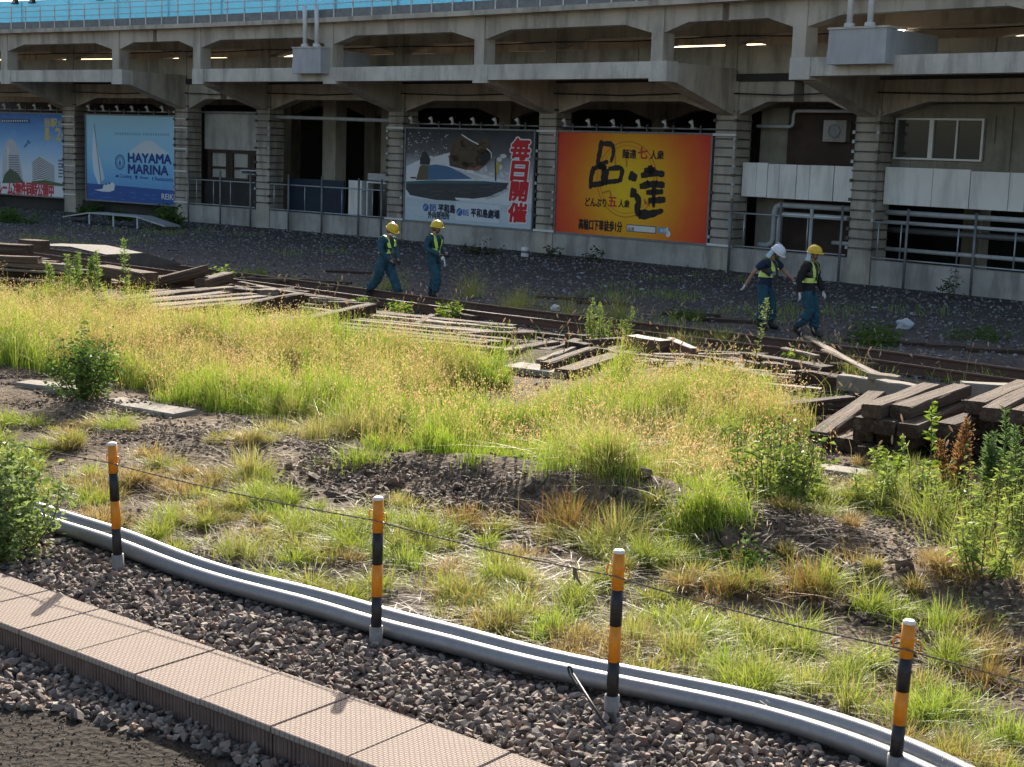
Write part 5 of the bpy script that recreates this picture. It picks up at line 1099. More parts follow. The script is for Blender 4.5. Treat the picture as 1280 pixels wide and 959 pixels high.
b3 = blades(P, rng.uniform(.12, .34, n), rng.uniform(.003, .007, n), rng.uniform(0, 6.28, n), rng.uniform(1.3, 2.4, n), cs, cs * 1.1); V3 = b3[0].reshape(n, 7, 3); z0 = P[:, 2]; V3[:, :, 2] = z0[:, None] + (V3[:, :, 2] - z0[:, None]) * .12
stuff('straw_litter', [(V3.reshape(-1, 3), b3[1], b3[2])], M['grass'], 'pale dead straw lying on the stony ground', 'straw')
# thin grass among the timbers and in the shade
X = rng.uniform(-16, 13, 200000); Y = rng.uniform(20, 60, 200000); px, py = pix(np.stack([X, Y, 0 * X], -1)); nz = fbm(X, Y, 1.3); nzb = fbm(X + 3, Y + 60, 3.)
TIM = [(-40, 350), (120, 385), (400, 395), (640, 400), (800, 410), (1090, 430), (1300, 470), (1300, 520), (1080, 500), (960, 480), (700, 470), (400, 430), (0, 400)]
SHD = [(-40, 262), (240, 285), (560, 320), (900, 345), (1300, 395), (1300, 460), (900, 420), (600, 390), (300, 345), (-40, 300)]
de = inpoly(px, py, TIM) * np.clip((nz - .5) * 4, 0, .6) + inpoly(px, py, SHD) * np.clip((nz * .6 + nzb * .4 - .59) * 4, 0, .4)
k = rng.random(len(X)) < de; X, Y = X[k], Y[k]; n = len(X); P = np.stack([X, Y, gh(X, Y) - .01], -1); dr = np.clip(rng.normal(.2, .25, n), 0, 1)
c0 = mix(mix(GREEN, LIME, rng.random(n)), STRAW * .7, dr); b4 = blades(P, rng.uniform(.1, .28, n), rng.uniform(.008, .015, n), rng.uniform(0, 6.28, n), np.abs(rng.normal(.5, .35, n)), c0 * .9, c0 * 1.1)
stuff('yard_weeds', [b4[:3]], M['grass'], 'thin green weeds among the timbers and shaded gravel', 'weeds')
# ------------------------------------------------------------------ single tufts
def tuft(p, h, r_, n, kind, label, group, name='grass_tuft'):
    a = rng.uniform(0, 6.28, n); rr = np.minimum(r_ * 1.25 * np.abs(rng.normal(0, .62, n)), r_ * 1.7); el_ = random.uniform(0, 6.28); P = np.stack([p[0] + rr * np.cos(a) + .35 * rr * np.cos(el_) * np.sign(np.cos(a - el_)), p[1] + rr * np.sin(a) + .35 * rr * np.sin(el_) * np.sign(np.cos(a - el_)), np.zeros(n)], -1); P[:, 2] = gh(P[:, 0], P[:, 1]) - .01
    d = {'green': .2, 'mixed': .5, 'dry': .8, 'rust': .85}[kind]; dr = np.clip(rng.normal(d, .28, n), 0, 1); dc = mix(STRAW, GOLD, rng.random(n)) if kind != 'rust' else mix(RUST, BRN * 1.2, rng.random(n))
    c0 = mix(mix(GREEN, LIME, rng.random(n)), dc * .75, dr); c1 = mix(mix(LIME, GREEN, rng.random(n) * .3), dc, dr)
    V, F, C, T = blades(P, h * rng.uniform(.3, 1.15, n), rng.uniform(.003, .0065, n), a + rng.normal(0, .8, n), np.abs(rng.normal(.6, .45, n)) * (.5 + .8 * rr / r_), c0, c1)
    base = np.array([p[0], p[1], float(gh(p[0], p[1]))])
    me = mesh_raw(name, V - base, F, M['grass'], C); o = bpy.data.objects.new(name, me); col.objects.link(o); o.location = base; OFF[o.name] = base
    return tag(o, label, 'grass', group)
NLM = ((60, 'the dense leafy shrub'), (144, 'the post by the shrub'), (300, 'the first gap between posts'), (472, 'the second post from the shrub'), (620, 'the middle gap between posts'), (770, 'the bent rod'), (940, 'the gap past the bent rod'), (1127, 'the last post on the rope'), (1260, 'the loose rope end'))
for (x, y, h, r_) in ((300, 698, .30, .16), (345, 652, .2, .14), (215, 655, .2, .16), (420, 662, .18, .13), (510, 708, .22, .16), (560, 742, .22, .18), (640, 776, .24, .17), (690, 796, .24, .18), (470, 690, .16, .13), (620, 706, .18, .15), (790, 806, .26, .16), (850, 826, .26, .18), (905, 845, .28, .18), (960, 856, .27, .18), (1010, 872, .27, .16), (1060, 884, .26, .16), (880, 788, .2, .15), (940, 798, .2, .16), (1000, 815, .2, .15), (1155, 902, .28, .18), (1262, 930, .26, .16), (250, 625, .18, .14), (110, 600, .2, .14), (60, 620, .22, .15), (720, 762, .2, .14), (1190, 888, .2, .15)):
    tuft(G(x, y), h, r_, int(330 * r_ / .15), kd := ('green' if random.random() < .7 else 'mixed'), '%s %s tuft by the conduits near %s' % ('low' if h < .21 else 'tall' if h > .25 else 'medium', 'bright green' if kd == 'green' else 'yellowing', near_(x, NLM)), 'green tufts behind the conduits')
for (x, y, h, r_, wh) in ((1182, 752, .28, .2, 'alone on the stony ground past the leafy weeds'), (1010, 520, .4, .22, 'before the slanting sleeper'), (950, 500, .42, .25, 'at the back edge of the tall grass'), (880, 640, .4, .25, 'on the bank beside the bushy green shrub'), (450, 580, .26, .2, 'at the end of the stone mound'), (660, 575, .25, .2, 'on top of the stone mound')):
    tuft(G(x, y), h, r_, 420, 'green', 'lush green grass tuft ' + wh, 'green tufts in the rough ground')
for (x, y, h, r_, kd) in ((312, 600, .40, .16, 'dry'), (585, 662, .28, .18, 'rust'), (712, 668, .42, .24, 'rust'), (770, 645, .42, .2, 'dry'), (915, 742, .24, .14, 'rust'), (1010, 748, .36, .17, 'rust'), (1232, 855, .2, .15, 'rust'), (345, 545, .25, .2, 'dry'), (395, 548, .3, .2, 'dry'), (1150, 862, .18, .14, 'dry'), (930, 672, .24, .12, 'rust'), (655, 735, .2, .16, 'dry'), (835, 585, .42, .2, 'rust'), (500, 635, .18, .16, 'dry')):
    tuft(G(x, y), h, r_, int(400 * r_ / .15), kd, '%s dry %s tuft %s' % ('tall' if h > .34 else 'low' if h < .22 else 'medium', 'reddish brown' if kd == 'rust' else 'straw coloured', 'on the bank beside the tall grass' if y < 680 and x > 550 else 'on the stony ground near ' + near_(x, NLM)), 'dry %s tufts' % ('reddish' if kd == 'rust' else 'straw'))
for (x, y, h, r_) in ((590, 372, .75, .25), (655, 385, .6, .3), (710, 400, .55, .22), (772, 398, .6, .25), (490, 362, .5, .25), (900, 432, .4, .3), (850, 438, .4, .25), (1060, 470, .35, .25), (640, 392, .5, .2)):
    tuft(unp(x, y, 0), h, r_, 260, 'mixed', 'tall thin grass clump growing along the old rail', 'grass clumps along the rail')
for (x, y, h, r_) in ((735, 575, .62, .2), (795, 560, .70, .24), (850, 575, .72, .24), (830, 615, .60, .2), (765, 610, .58, .2), (880, 540, .6, .22), (715, 612, .5, .18), (690, 540, .5, .2), (905, 600, .55, .2), (120, 455, .6, .2), (440, 545, .5, .2), (370, 525, .45, .22)):
    tuft(G(x, y), h, r_, 420, 'dry' if x != 120 else 'rust', 'ragged straw tan clump standing in the tall grass near %s' % ('the bushy green shrub' if x > 860 else 'the broken bank' if x > 650 else 'the stony patch' if x > 200 else 'the dark leafy shrub'), 'ragged straw clumps')
for (x, y, h, r_) in ((1120, 640, .42, .2), (1165, 655, .46, .22), (1215, 690, .5, .22), (1260, 668, .5, .2), (1250, 720, .36, .22), (1140, 610, .4, .18), (1195, 640, .45, .2)):
    tuft(G(x, y), h, r_, 300, 'mixed', 'wispy pale grass tuft among the leafy weeds %s' % ('before the reddish dead weed' if x > 1180 else 'at the foot of the dark stack'), 'wispy tufts in the weed thicket')
# ------------------------------------------------------------------ leafy plants
def leaves(P, ln, wd, dirv, colr, fold=.25):
    n = len(P); a = dirv / (np.linalg.norm(dirv, axis=1)[:, None] + 1e-9); b = np.cross(a, np.array([0, -.35, .45]) + rng.normal(size=(n, 3)) * .8); b /= np.linalg.norm(b, axis=1)[:, None] + 1e-9; c = np.cross(b, a)
    L = ln[:, None]; w_ = wd[:, None]; V = np.stack([P, P + a * L * .45 + b * w_ / 2 + c * w_ * fold, P + a * L - c * L * .12, P + a * L * .45 - b * w_ / 2 + c * w_ * fold], 1)
    i = (np.arange(n) * 4)[:, None]; return V.reshape(-1, 3), [i + np.array([[0, 1, 2]]), i + np.array([[0, 2, 3]])], np.repeat(colr, 4, 0)
def finish(root, stems, lf, stemmat):
    off = OFF[root.name]; m = MB()
    for s_ in stems:
        o = link('stem', s_, stemmat, root, True)
    V, F, C = lf; me = mesh_raw('foliage', V - off, F, M['leaf'], C); o = bpy.data.objects.new('foliage', me); col.objects.link(o); o.parent = root; o['kind'] = 'stuff'
M['stemg'] = pbr('green_stem', (.10, .14, .05), .7, .25, 20); M['stemb'] = pbr('brown_stem', (.13, .085, .055), .8, .25, 20)
def shrub(p, h, rad, nst, nl, ll, c_a, c_b, label, group=None, name='leafy_shrub', cat='shrub', asp=.58):
    root = thing(name, p, label, cat, group); stems = []; Ps = []; Ds = []
    for k in range(nst):
        a = random.uniform(0, 6.28); rr = rad * math.sqrt(random.random()); hh_ = h * random.uniform(.45, 1.12) * (1 - .35 * (rr / rad) ** 2)
        top = np.array([p[0] + rr * math.cos(a), p[1] + rr * math.sin(a), p[2] + hh_]); b0 = np.array([p[0] + rr * .3 * math.cos(a), p[1] + rr * .3 * math.sin(a), p[2] - .03])
        mid_ = (b0 + top) / 2 + np.array([rr * .25 * math.cos(a), rr * .25 * math.sin(a), .05]); pth = spline(np.array([b0, mid_, top]), 9); stems.append(tube(pth, np.linspace(.008, .003, 9), 5))
        m = nl // nst; t = rng.uniform(.12, 1, m) ** .8; q_ = np.stack([np.interp(t, np.linspace(0, 1, 9), pth[:, i]) for i in range(3)], -1); q_ += rng.normal(size=(m, 3)) * rad * .15
        Ps.append(q_); an = rng.uniform(0, 6.28, m); Ds.append(np.stack([np.cos(an), np.sin(an), rng.uniform(-.7, .8, m)], -1))
    Ps = np.concatenate(Ps); Ds = np.concatenate(Ds); n = len(Ps); Ps[:, 2] = np.maximum(Ps[:, 2], p[2] + .01)
    cs = mix(np.array(c_a), np.array(c_b), rng.random(n)) * rng.uniform(.75, 1.25, (n, 1)); ln = rng.uniform(.35, 1.45, n) * ll
    finish(root, stems, leaves(Ps, ln, ln * asp, Ds, cs), M['stemb']); return root
def spire(p, h, n, ll, c_a, c_b, label, group=None, plume=0, name='tall_weed', lean=(0, 0), stems=1, mat='stemg', asp=.16, rise=.5):
    root = thing(name, p, label, 'weed', group); st = []; Ps = []; Ds = []; Ls = []
    for k in range(stems):
        of = np.array([random.uniform(-1, 1), random.uniform(-1, 1), 0]) * .09 * (stems > 1); hh_ = h * (1 if k == 0 else random.uniform(.6, .95))
        tp_ = np.array(p) + of * 1.8 + np.array([lean[0], lean[1], hh_]); pth = np.linspace(np.array(p) + of - np.array([0, 0, .03]), tp_, 8); pth[:, 0] += .02 * np.sin(np.linspace(0, 4, 8) + k); st.append(tube(pth, np.linspace(.008, .003, 8), 5))
        t = rng.uniform(.08, 1, n); q_ = np.stack([np.interp(t, np.linspace(0, 1, 8), pth[:, i]) for i in range(3)], -1); an = rng.uniform(0, 6.28, n)
        Ps.append(q_); Ds.append(np.stack([np.cos(an), np.sin(an), rise + .5 * t - .2 + rng.normal(0, .2, n)], -1)); Ls.append(ll * (1.15 - .6 * t) * rng.uniform(.7, 1.2, n))
        if plume:
            t = rng.uniform(.72, 1.02, plume); q_ = np.stack([np.interp(t, np.linspace(0, 1, 8), pth[:, i]) for i in range(3)], -1); sp = h * .11 * (1.1 - (t - .72) / .3)
            q_[:, :2] += rng.normal(size=(plume, 2)) * sp[:, None] * .55; Ps.append(q_); Ds.append(rng.normal(size=(plume, 3)) + np.array([0, 0, .8])); Ls.append(rng.uniform(.02, .04, plume))
    Ps = np.concatenate(Ps); Ds = np.concatenate(Ds); Ls = np.concatenate(Ls); m = len(Ps); cs = mix(np.array(c_a), np.array(c_b), rng.random(m)) * rng.uniform(.8, 1.2, (m, 1))
    finish(root, st, leaves(Ps, Ls, Ls * asp + .006, Ds, cs), M[mat]); return root
DG = (.05, .10, .022); MGc = (.10, .19, .035); PG = (.20, .29, .10); YG = (.26, .34, .05)
shrub(unp(6, 698, 0), .92, .45, 34, 4000, .06, (.08, .14, .03), (.30, .38, .17), 'dense leafy shrub hiding the end of the zinc conduits')
shrub(G(104, 497), .92, .42, 22, 2000, .062, DG, (.15, .24, .06), 'dark green leafy shrub in front of the tall grass')
shrub(G(966, 642), .98, .46, 28, 2700, .06, (.08, .15, .03), (.30, .36, .10), 'bushy green shrub at the right end of the tall grass')
shrub(G(925, 685), .34, .30, 10, 520, .05, DG, MGc, 'small low leafy plant below the bushy green shrub', cat='plant', name='leafy_plant')
for (x, y, h, rd) in ((1095, 632, .40, .25), (1150, 640, .5, .28), (1200, 662, .55, .3), (1240, 690, .6, .3), (1278, 702, .7, .3), (1225, 722, .42, .25), (1285, 650, .6, .3), (1180, 622, .35, .25), (1110, 600, .35, .2), (1262, 640, .55, .25)):
    shrub(G(x, y), h * 1.2, rd, 12, 480, .075, (.12, .20, .05), (.36, .42, .12), '%s leafy green weed in the thicket %s' % ('tall' if h > .52 else 'low' if h < .41 else 'middling', 'before the reddish dead weed' if x > 1190 else 'at the foot of the dark stack'), 'weed thicket below the stacks', 'leafy_weed', 'weed', .3)
spire(G(1247, 632), .98, 190, .13, (.07, .13, .05), (.16, .24, .11), 'tall feathery weed with whorled narrow leaves before the stack', 'feathery weeds before the stack', stems=3)
spire(G(1282, 630), .95, 190, .13, (.07, .13, .05), (.16, .24, .11), 'tall feathery weed with whorled narrow leaves before the stack', 'feathery weeds before the stack', stems=3)
spire(G(1226, 632), .75, 150, .12, (.07, .13, .05), (.16, .24, .11), 'tall feathery weed with whorled narrow leaves before the stack', 'feathery weeds before the stack', stems=2)
spire(G(1157, 622), .98, 60, .14, MGc, YG, 'slim weed with broad bright leaves against the dark stack', asp=.42, rise=.25)
spire(G(1108, 612), .55, 50, .12, MGc, YG, 'low weed with broad leaves at the foot of the dark stack', asp=.4, rise=.25, stems=2)
spire(G(1196, 628), .86, 220, .10, (.17, .085, .05), (.33, .20, .10), 'reddish brown dead weed before the sleeper stacks', name='dead_weed', stems=5, mat='stemb', rise=.7, plume=60)
for (x, y, h, pl_n, stn) in ((156, 385, 1.35, 160, 1), (122, 390, 1.15, 90, 1), (92, 392, 1.15, 60, 3), (62, 392, .95, 40, 2), (108, 390, 1.05, 70, 2)):
    spire(G(x, y), h, 150, .16, (.12, .20, .05), (.24, .33, .10), 'tall pale green weed standing before the layered heap', 'tall weeds before the heap', plume=pl_n, stems=stn)
spire(unp(938, 466, 0), 1.15, 70, .10, (.16, .24, .08), (.30, .36, .16), 'flowering weed leaning over the shaded rail', plume=170, lean=(.22, .1))
for k, (x, y, h) in enumerate(((745, 432, .8), (760, 430, .7), (780, 428, .62), (735, 430, .6))):
    spire(unp(x, y, 0), h, 80, .09, (.14, .22, .06), (.30, .36, .12), 'upright seedy weed in the clump beside the wide timber', 'seedy weeds by the wide timber', plume=60, stems=3)
for (x, y, h) in ((276, 357, .5), (322, 352, .4), (562, 400, .45), (455, 388, .3), (500, 392, .3), (995, 465, .4)):
    shrub(unp(x, y, 0), h, .3, 8, 260, .09, MGc, YG, 'small green weed growing among the planks and rails', 'small weeds among the planks', 'leafy_weed', 'weed', .35)
for (x, y, h, rd) in ((205, 284, .75, .9), (112, 268, .4, .5), (22, 278, .5, 1.1), (150, 276, .35, .5)):
    shrub(unp(x, y, 0), h, rd, 14, 700, .16, DG, MGc, 'low dark weed in the shade under the billboards', 'shaded weeds under the billboards', 'leafy_weed', 'weed', .45)
for (x, y, h, rd) in ((1187, 372, .75, .3), (1058, 347, .85, .22), (742, 328, .5, .35), (610, 318, .45, .5), (690, 322, .4, .3), (590, 318, .4, .3)):
    shrub(unp(x, y, 0), h, rd, 7, 170, .10, (.04, .05, .025), (.09, .12, .045), 'scrawny dark weed at the foot of the low wall', 'scrawny weeds along the wall', 'wall_weed', 'weed', .4)
for (x, y, h, rd) in ((1225, 425, .22, .7), (1100, 432, .25, .5), (1090, 420, .2, .6), (860, 400, .2, .5)):
    shrub(unp(x, y, 0), h, rd, 10, 420, .09, (.05, .10, .02), (.10, .17, .04), 'low green ground weed on the shaded track bed', 'ground weeds on the track bed', 'ground_weed', 'weed', .4)
# foxtails: arching stems with fuzzy heads
FX = [((500, 385), (600, 400), 18), ((700, 395), (870, 455), 60), ((880, 440), (1080, 520), 75), ((1000, 430), (1060, 470), 12), ((1060, 560), (1180, 620), 14), ((300, 360), (440, 400), 22), ((560, 430), (700, 470), 26), ((760, 455), (900, 490), 40), ((1000, 470), (1300, 480), 14)]
fb = []; hv = []; hf = []; hc = []; off = 0
for (p0, p1, n) in FX:
    xs = rng.uniform(p0[0], p1[0], n); ys = rng.uniform(p0[1], p1[1], n); P = np.array([unp(a, b) for a, b in zip(xs, ys)]); P[:, 2] = gh(P[:, 0], P[:, 1])
    cc = mix(GREEN, STRAW, rng.random(n)); B = blades(P, rng.uniform(.3, .6, n), np.full(n, .006), rng.uniform(0, 6.28, n), rng.uniform(.2, .8, n), cc, cc); fb.append(B[:3])
    for tip in B[3]:
        d = np.array([random.uniform(-.6, .6), random.uniform(-.6, .6), .55]); d /= np.linalg.norm(d); L = random.uniform(.06, .10)
        V, F = tube([tip - d * .01, tip + d * L * .3, tip + d * L * .7, tip + d * L], [.004, .012, .011, .003], 6, False); hv.append(V); hf.append(F[0] + off); off += len(V); hc.append(np.repeat([np.array([.58, .46, .38]) * random.uniform(.8, 1.15)], len(V), 0))
stuff('foxtail_grass', fb, M['grass'], 'thin foxtail stems among the timbers', 'grass')
stuff('foxtail_heads', [(np.concatenate(hv), hf, np.concatenate(hc))], M['seed'], 'pale fuzzy foxtail heads among the timbers', 'grass')
# ------------------------------------------------------------------ track workers
M['skin'] = pbr('skin', (.38, .20, .13), .55, .12, 20); M['teal'] = pbr('teal_workwear', (.028, .088, .125), .9, .35, 7, bmp=.9, bscale=14, fine=.3); M['navy'] = pbr('navy_shirt', (.02, .03, .07), .85, .2, 9, bmp=.2)
M['blackshirt'] = pbr('black_shirt', (.018, .016, .018), .85, .2, 9, bmp=.2); M['vestgreen'] = pbr('dark_green_vest', (.015, .055, .035), .8, .2, 9); M['vestgrey'] = pbr('grey_mesh_vest', (.09, .085, .08), .8, .2, 9)
M['hivis'] = pbr('lime_reflective_tape', (.70, .88, .20), .5, .1, 15); M['hiwhite'] = pbr('silver_tape', (.70, .72, .66), .4, .1, 15)
M['boot'] = pbr('boot', (.018, .015, .014), .5, .2, 20); M['glove_w'] = pbr('white_glove', (.66, .65, .62), .9, .1, 30); M['glove_k'] = pbr('dark_glove', (.03, .027, .03), .8, .1, 30)
M['hat_y'] = pbr('yellow_helmet', (.75, .50, .04), .28, .06, 9); M['hat_w'] = pbr('white_helmet', (.72, .74, .78), .28, .05, 9); M['cloth_b'] = pbr('pale_blue_towel', (.42, .55, .68), .9, .15, 15); M['hairm'] = pbr('hair', (.015, .012, .01), .7, .2, 30)
def skin_mesh(vs, es, rs, root, sub=2, fold=0.):
    me = bpy.data.meshes.new('skin_cage'); me.from_pydata(vs, es, []); o = bpy.data.objects.new('skin_cage', me); col.objects.link(o)
    md = o.modifiers.new('s', 'SKIN'); md.use_smooth_shade = True; sv = me.skin_vertices[0].data
    for i, r_ in enumerate(rs): sv[i].radius = (r_, r_) if np.isscalar(r_) else r_; sv[i].use_root = (i == root)
    m2 = o.modifiers.new('d', 'SUBSURF'); m2.levels = sub; m2.render_levels = sub
    dg = bpy.context.evaluated_depsgraph_get(); dg.update(); r2 = bpy.data.meshes.new_from_object(o.evaluated_get(dg))
    V = np.array([v.co[:] for v in r2.vertices]); F = [list(p.vertices) for p in r2.polygons]
    if fold: V = V + fold * np.stack([np.sin(V[:, 2] * 61 + V[:, 1] * 37 + np.sin(V[:, 0] * 50) * 2), np.sin(V[:, 2] * 53 + V[:, 0] * 41 + np.sin(V[:, 2] * 23) * 2), 0 * V[:, 0]], -1)
    bpy.data.objects.remove(o); bpy.data.meshes.remove(me); bpy.data.meshes.remove(r2); return V, F
def hand(wr, d, side, up):
    d = np.array(d, float); d /= np.linalg.norm(d); s_ = np.cross(d, up); s_ /= np.linalg.norm(s_); u = np.cross(s_, d); wr = np.array(wr, float); out = []
    Vp_, Fp_ = tube([wr - d * .015, wr + d * .02, wr + d * .06, wr + d * .095], [.026, .036, .042, .036], 8, True); rel_ = Vp_ - wr; Vp_ = Vp_ - np.outer(rel_ @ u, u) * .45; out.append((Vp_, Fp_))
    for k, (o_, L) in enumerate(((-.03, .062), (-.01, .074), (.01, .07), (.03, .055))):
        a = wr + d * .085 + s_ * o_; b = a + d * L * .5 - u * L * .12; c = b + d * L * .35 - u * L * .38; out.append(tube([a, b, c], [.0105, .0098, .008], 6))
    a = wr + d * .03 + s_ * .034 * side; b = a + d * .03 + s_ * .026 * side - u * .01; c = b + d * .032 - u * .014; out.append(tube([a, b, c], [.0125, .0115, .009], 6)); return out
def worker(p, head, J, cfg, label):
    root = thing('person', p, label, 'person', 'track workers', rz=head)
    g = lambda k: np.array(J[k], float)
    pv, wa, ch, nk, hd = g('pelvis'), g('waist'), g('chest'), g('neck'), g('head')
    look = np.array([math.cos(J['nod']), 0, -math.sin(J['nod'])]); hup = np.array([math.sin(J['nod']), 0, math.cos(J['nod'])])
    vs = [pv, wa, ch, nk, hd - hup * .05, hd + hup * .02, hd + hup * .08, hd + look * .085 + hup * .0]; es = [(0, 1), (1, 2), (2, 3), (3, 4), (4, 5), (5, 6), (5, 7)]; rs = [.08, .075, .085, .055, .062, .082, .068, .03]
    for sd_ in 'lr':
        y = 1 if sd_ == 'l' else -1; i = len(vs)
        vs += [ch + np.array([0, .1 * y, .06]), g('sh' + sd_), g('el' + sd_), g('wr' + sd_), g('wr' + sd_) + (g('wr' + sd_) - g('el' + sd_)) * .3, g('hip' + sd_), g('kn' + sd_), g('an' + sd_), g('toe' + sd_)]
        es += [(2, i), (i, i + 1), (i + 1, i + 2), (i + 2, i + 3), (i + 3, i + 4), (0, i + 5), (i + 5, i + 6), (i + 6, i + 7), (i + 7, i + 8)]; rs += [.06, .048, .038, .030, .026, .07, .055, .04, .036]
    body = link('body', skin_mesh([tuple(v) for v in vs], es, rs, 0), M['skin'], root, True)
    # jacket
    vs = [pv * .5 + wa * .5, wa, ch, nk - np.array([0, 0, .02]), pv + np.array([0, 0, .0]), pv - np.array([0, 0, .10])]; es = [(0, 1), (1, 2), (2, 3), (0, 4), (4, 5)]; rs = [.155, .15, .165, .085, .16, .16]
    for sd_ in 'lr':
        y = 1 if sd_ == 'l' else -1; i = len(vs); end = g('wr' + sd_) if cfg['sleeve'] == 'long' else g('sh' + sd_) + (g('el' + sd_) - g('sh' + sd_)) * .75
        vs += [wa + np.array([0, .07 * y, .02]), ch + np.array([0, .11 * y, .05]), g('sh' + sd_)]; es += [(1, i), (2, i + 1), (i + 1, i + 2)]; rs += [.11, .115, .09]
        if cfg['sleeve'] == 'long': vs += [g('el' + sd_), end]; es += [(i + 2, i + 3), (i + 3, i + 4)]; rs += [.07, .055]
        else: vs += [end]; es += [(i + 2, i + 3)]; rs += [.08]
    JV, JF = skin_mesh([tuple(v) for v in vs], es, rs, 1, 2, .007); jk = link('jacket' if cfg['sleeve'] == 'long' else 'shirt', (JV, JF), M[cfg['top']], root, True)
    # trousers
    vs = [pv + np.array([0, 0, .08]), pv]; es = [(0, 1)]; rs = [.14, .155]
    for sd_ in 'lr':
        i = len(vs); kn_, an_ = g('kn' + sd_), g('an' + sd_); vs += [g('hip' + sd_), (g('hip' + sd_) + kn_) / 2, kn_, kn_ * .45 + an_ * .55, an_ + (kn_ - an_) * .12]; es += [(1, i), (i, i + 1), (i + 1, i + 2), (i + 2, i + 3), (i + 3, i + 4)]; rs += [.13, .122, .105, .102, .085]
    link('trousers', skin_mesh([tuple(v) for v in vs], es, rs, 1, 3, .010), M['teal'], root, True)
    for sd_ in 'lr':
        an_, to = g('an' + sd_), g('toe' + sd_); kn_ = g('kn' + sd_); hl = an_ + (an_ - to) * .35; hl[2] = min(an_[2], to[2] + .05) - .0
        link('boot', tube([an_ + (kn_ - an_) * .2, an_ + (kn_ - an_) * .06, an_ * .7 + to * .3 - np.array([0, 0, .02]), an_ * .3 + to * .7, to + (to - an_) * .15], [.058, .06, .058, .05, .034], 10), M['boot'], root, True)
        gl = link('glove' , hand(g('wr' + sd_), g('wr' + sd_) - g('el' + sd_), 1 if sd_ == 'l' else -1, np.array([-.2, 0, 1.]) if abs((g('wr' + sd_) - g('el' + sd_))[2]) < .2 else np.array([1., .1, 0])), M[cfg['glove']], root, True)
    # vest and tape laid on the jacket
    bv = BVHTree.FromPolygons([tuple(v) for v in JV], JF)
    def cast(o_, d, off):
        h = bv.ray_cast(Vector(o_), Vector(d), 1.); return None if h[0] is None else np.array(h[0]) + np.array(d) / np.linalg.norm(d) * off
    def sp_at(z):
        pts = [pv, wa, ch, nk]; return np.array([np.interp(z, [q_[2] for q_ in pts], [q_[i] for q_ in pts]) for i in range(3)])
    zb = wa[2] + .03; zt = ch[2] + .06
    def strip(path, name, mat):
        A = [a for a in path if a is not None and a[0] is not None and a[1] is not None]
        V = [x for ab in A for x in ab]; F = [[2 * i, 2 * i + 2, 2 * i + 3, 2 * i + 1] for i in range(len(A) - 1)]
        if len(A) > 2: link(name, (np.array(V), F), M[mat], root, True)
    rows = []
    for j in range(9):
        z = zb + (zt - zb) * j / 8; o_ = sp_at(z); rows.append([cast(o_, (math.cos(a), math.sin(a), 0), .007) for a in np.linspace(0, 2 * math.pi, 28, endpoint=False)])
    V = []; F = []
    for rw in rows: V += [q_ if q_ is not None else sp_at(zb) for q_ in rw]
    ok = lambda k: abs(V[k][1] - sp_at(V[k][2])[1]) < .185
    for j in range(8):
        for k in range(28):
            f = [j * 28 + k, j * 28 + (k + 1) % 28, (j + 1) * 28 + (k + 1) % 28, (j + 1) * 28 + k]
            if all(ok(i) for i in f): F.append(f)
    link('vest', (np.array(V), F), M[cfg['vest']], root, True)
    belt = []
    for a in np.linspace(0, 2 * math.pi, 33):
        d = (math.cos(a), math.sin(a), 0); belt.append((cast(sp_at(zb - .046), d, .028), cast(sp_at(zb + .046), d, .028)))
    strip(belt, 'belt_tape', 'hivis')
    bl_ = [(a[0] * .5 + a[1] * .5, a[0] * .3 + a[1] * .7) for a in belt if a[0] is not None and a[1] is not None]
    for sg in (-1, 1):
        st = []; c0 = sp_at(ch[2] - .04)
        for al in np.linspace(-62, 242, 30):
            ar = math.radians(al); fr = min(1, max(0, (al + 62) / 100)) if al < 90 else min(1, max(0, (242 - al) / 100)); y0 = sg * (.045 + .075 * fr)
            d = (math.cos(ar), 0, math.sin(ar)); o_ = c0 + np.array([0, y0, 0]); st.append((cast(o_ - np.array([0, .037, 0]), d, .026), cast(o_ + np.array([0, .037, 0]), d, .026)))
        strip(st, 'shoulder_tape', 'hivis')
    # helmet, face
    R3 = np.stack([look, np.array([0, 1., 0]), hup], 1)
    dome = [(.132, -.005), (.130, .03), (.119, .07), (.093, .104), (.056, .125), (.02, .132)]
    V, F = lathe(dome, 18); V[:, 0] *= 1.1; V = V @ R3.T + hd + hup * .055 + look * .01; hm_ = link('helmet', (V, F), M[cfg['hat']], root, True)
    V, F = lathe([(.128, -.012), (.147, -.016), (.147, -.006), (.13, .004)], 20); V[:, 0] = np.where(V[:, 0] > 0, V[:, 0] * 1.28, V[:, 0] * 1.06); V = V @ R3.T + hd + hup * .055 + look * .01; link('brim', (V, F), M[cfg['hat']], hm_, True)
    V, F = tube(np.array([hd + hup * .13 - look * .12 + hup * .05, hd + hup * .2, hd + hup * .13 + look * .14]), .006, 5); link('helmet_ridge', (V, F), M[cfg['hat']], hm_, True)
    for sg in (-1, 1): link('chin_strap', tube([hd + hup * .05 + np.array([0, .092 * sg, 0]), hd - hup * .03 + np.array([0, .08 * sg, 0]) + look * .04, hd - hup * .095 + look * .06], .006, 5), M['black'], hm_, True)
    for sg in (-1, 1):
        link('eye', [(lathe([(.002, -.008), (.009, 0), (.002, .008)], 8)[0] + hd + hup * .02 + look * .082 + np.array([0, .032 * sg, 0]), lathe([(.002, -.008), (.009, 0), (.002, .008)], 8)[1])], M['hairm'], body, True)
        link('ear', [(lathe([(.004, -.03), (.014, -.01), (.016, .012), (.004, .03)], 8)[0] + hd + np.array([0, .084 * sg, 0]), lathe([(.004, -.03), (.014, -.01), (.016, .012), (.004, .03)], 8)[1])], M['skin'], body, True)
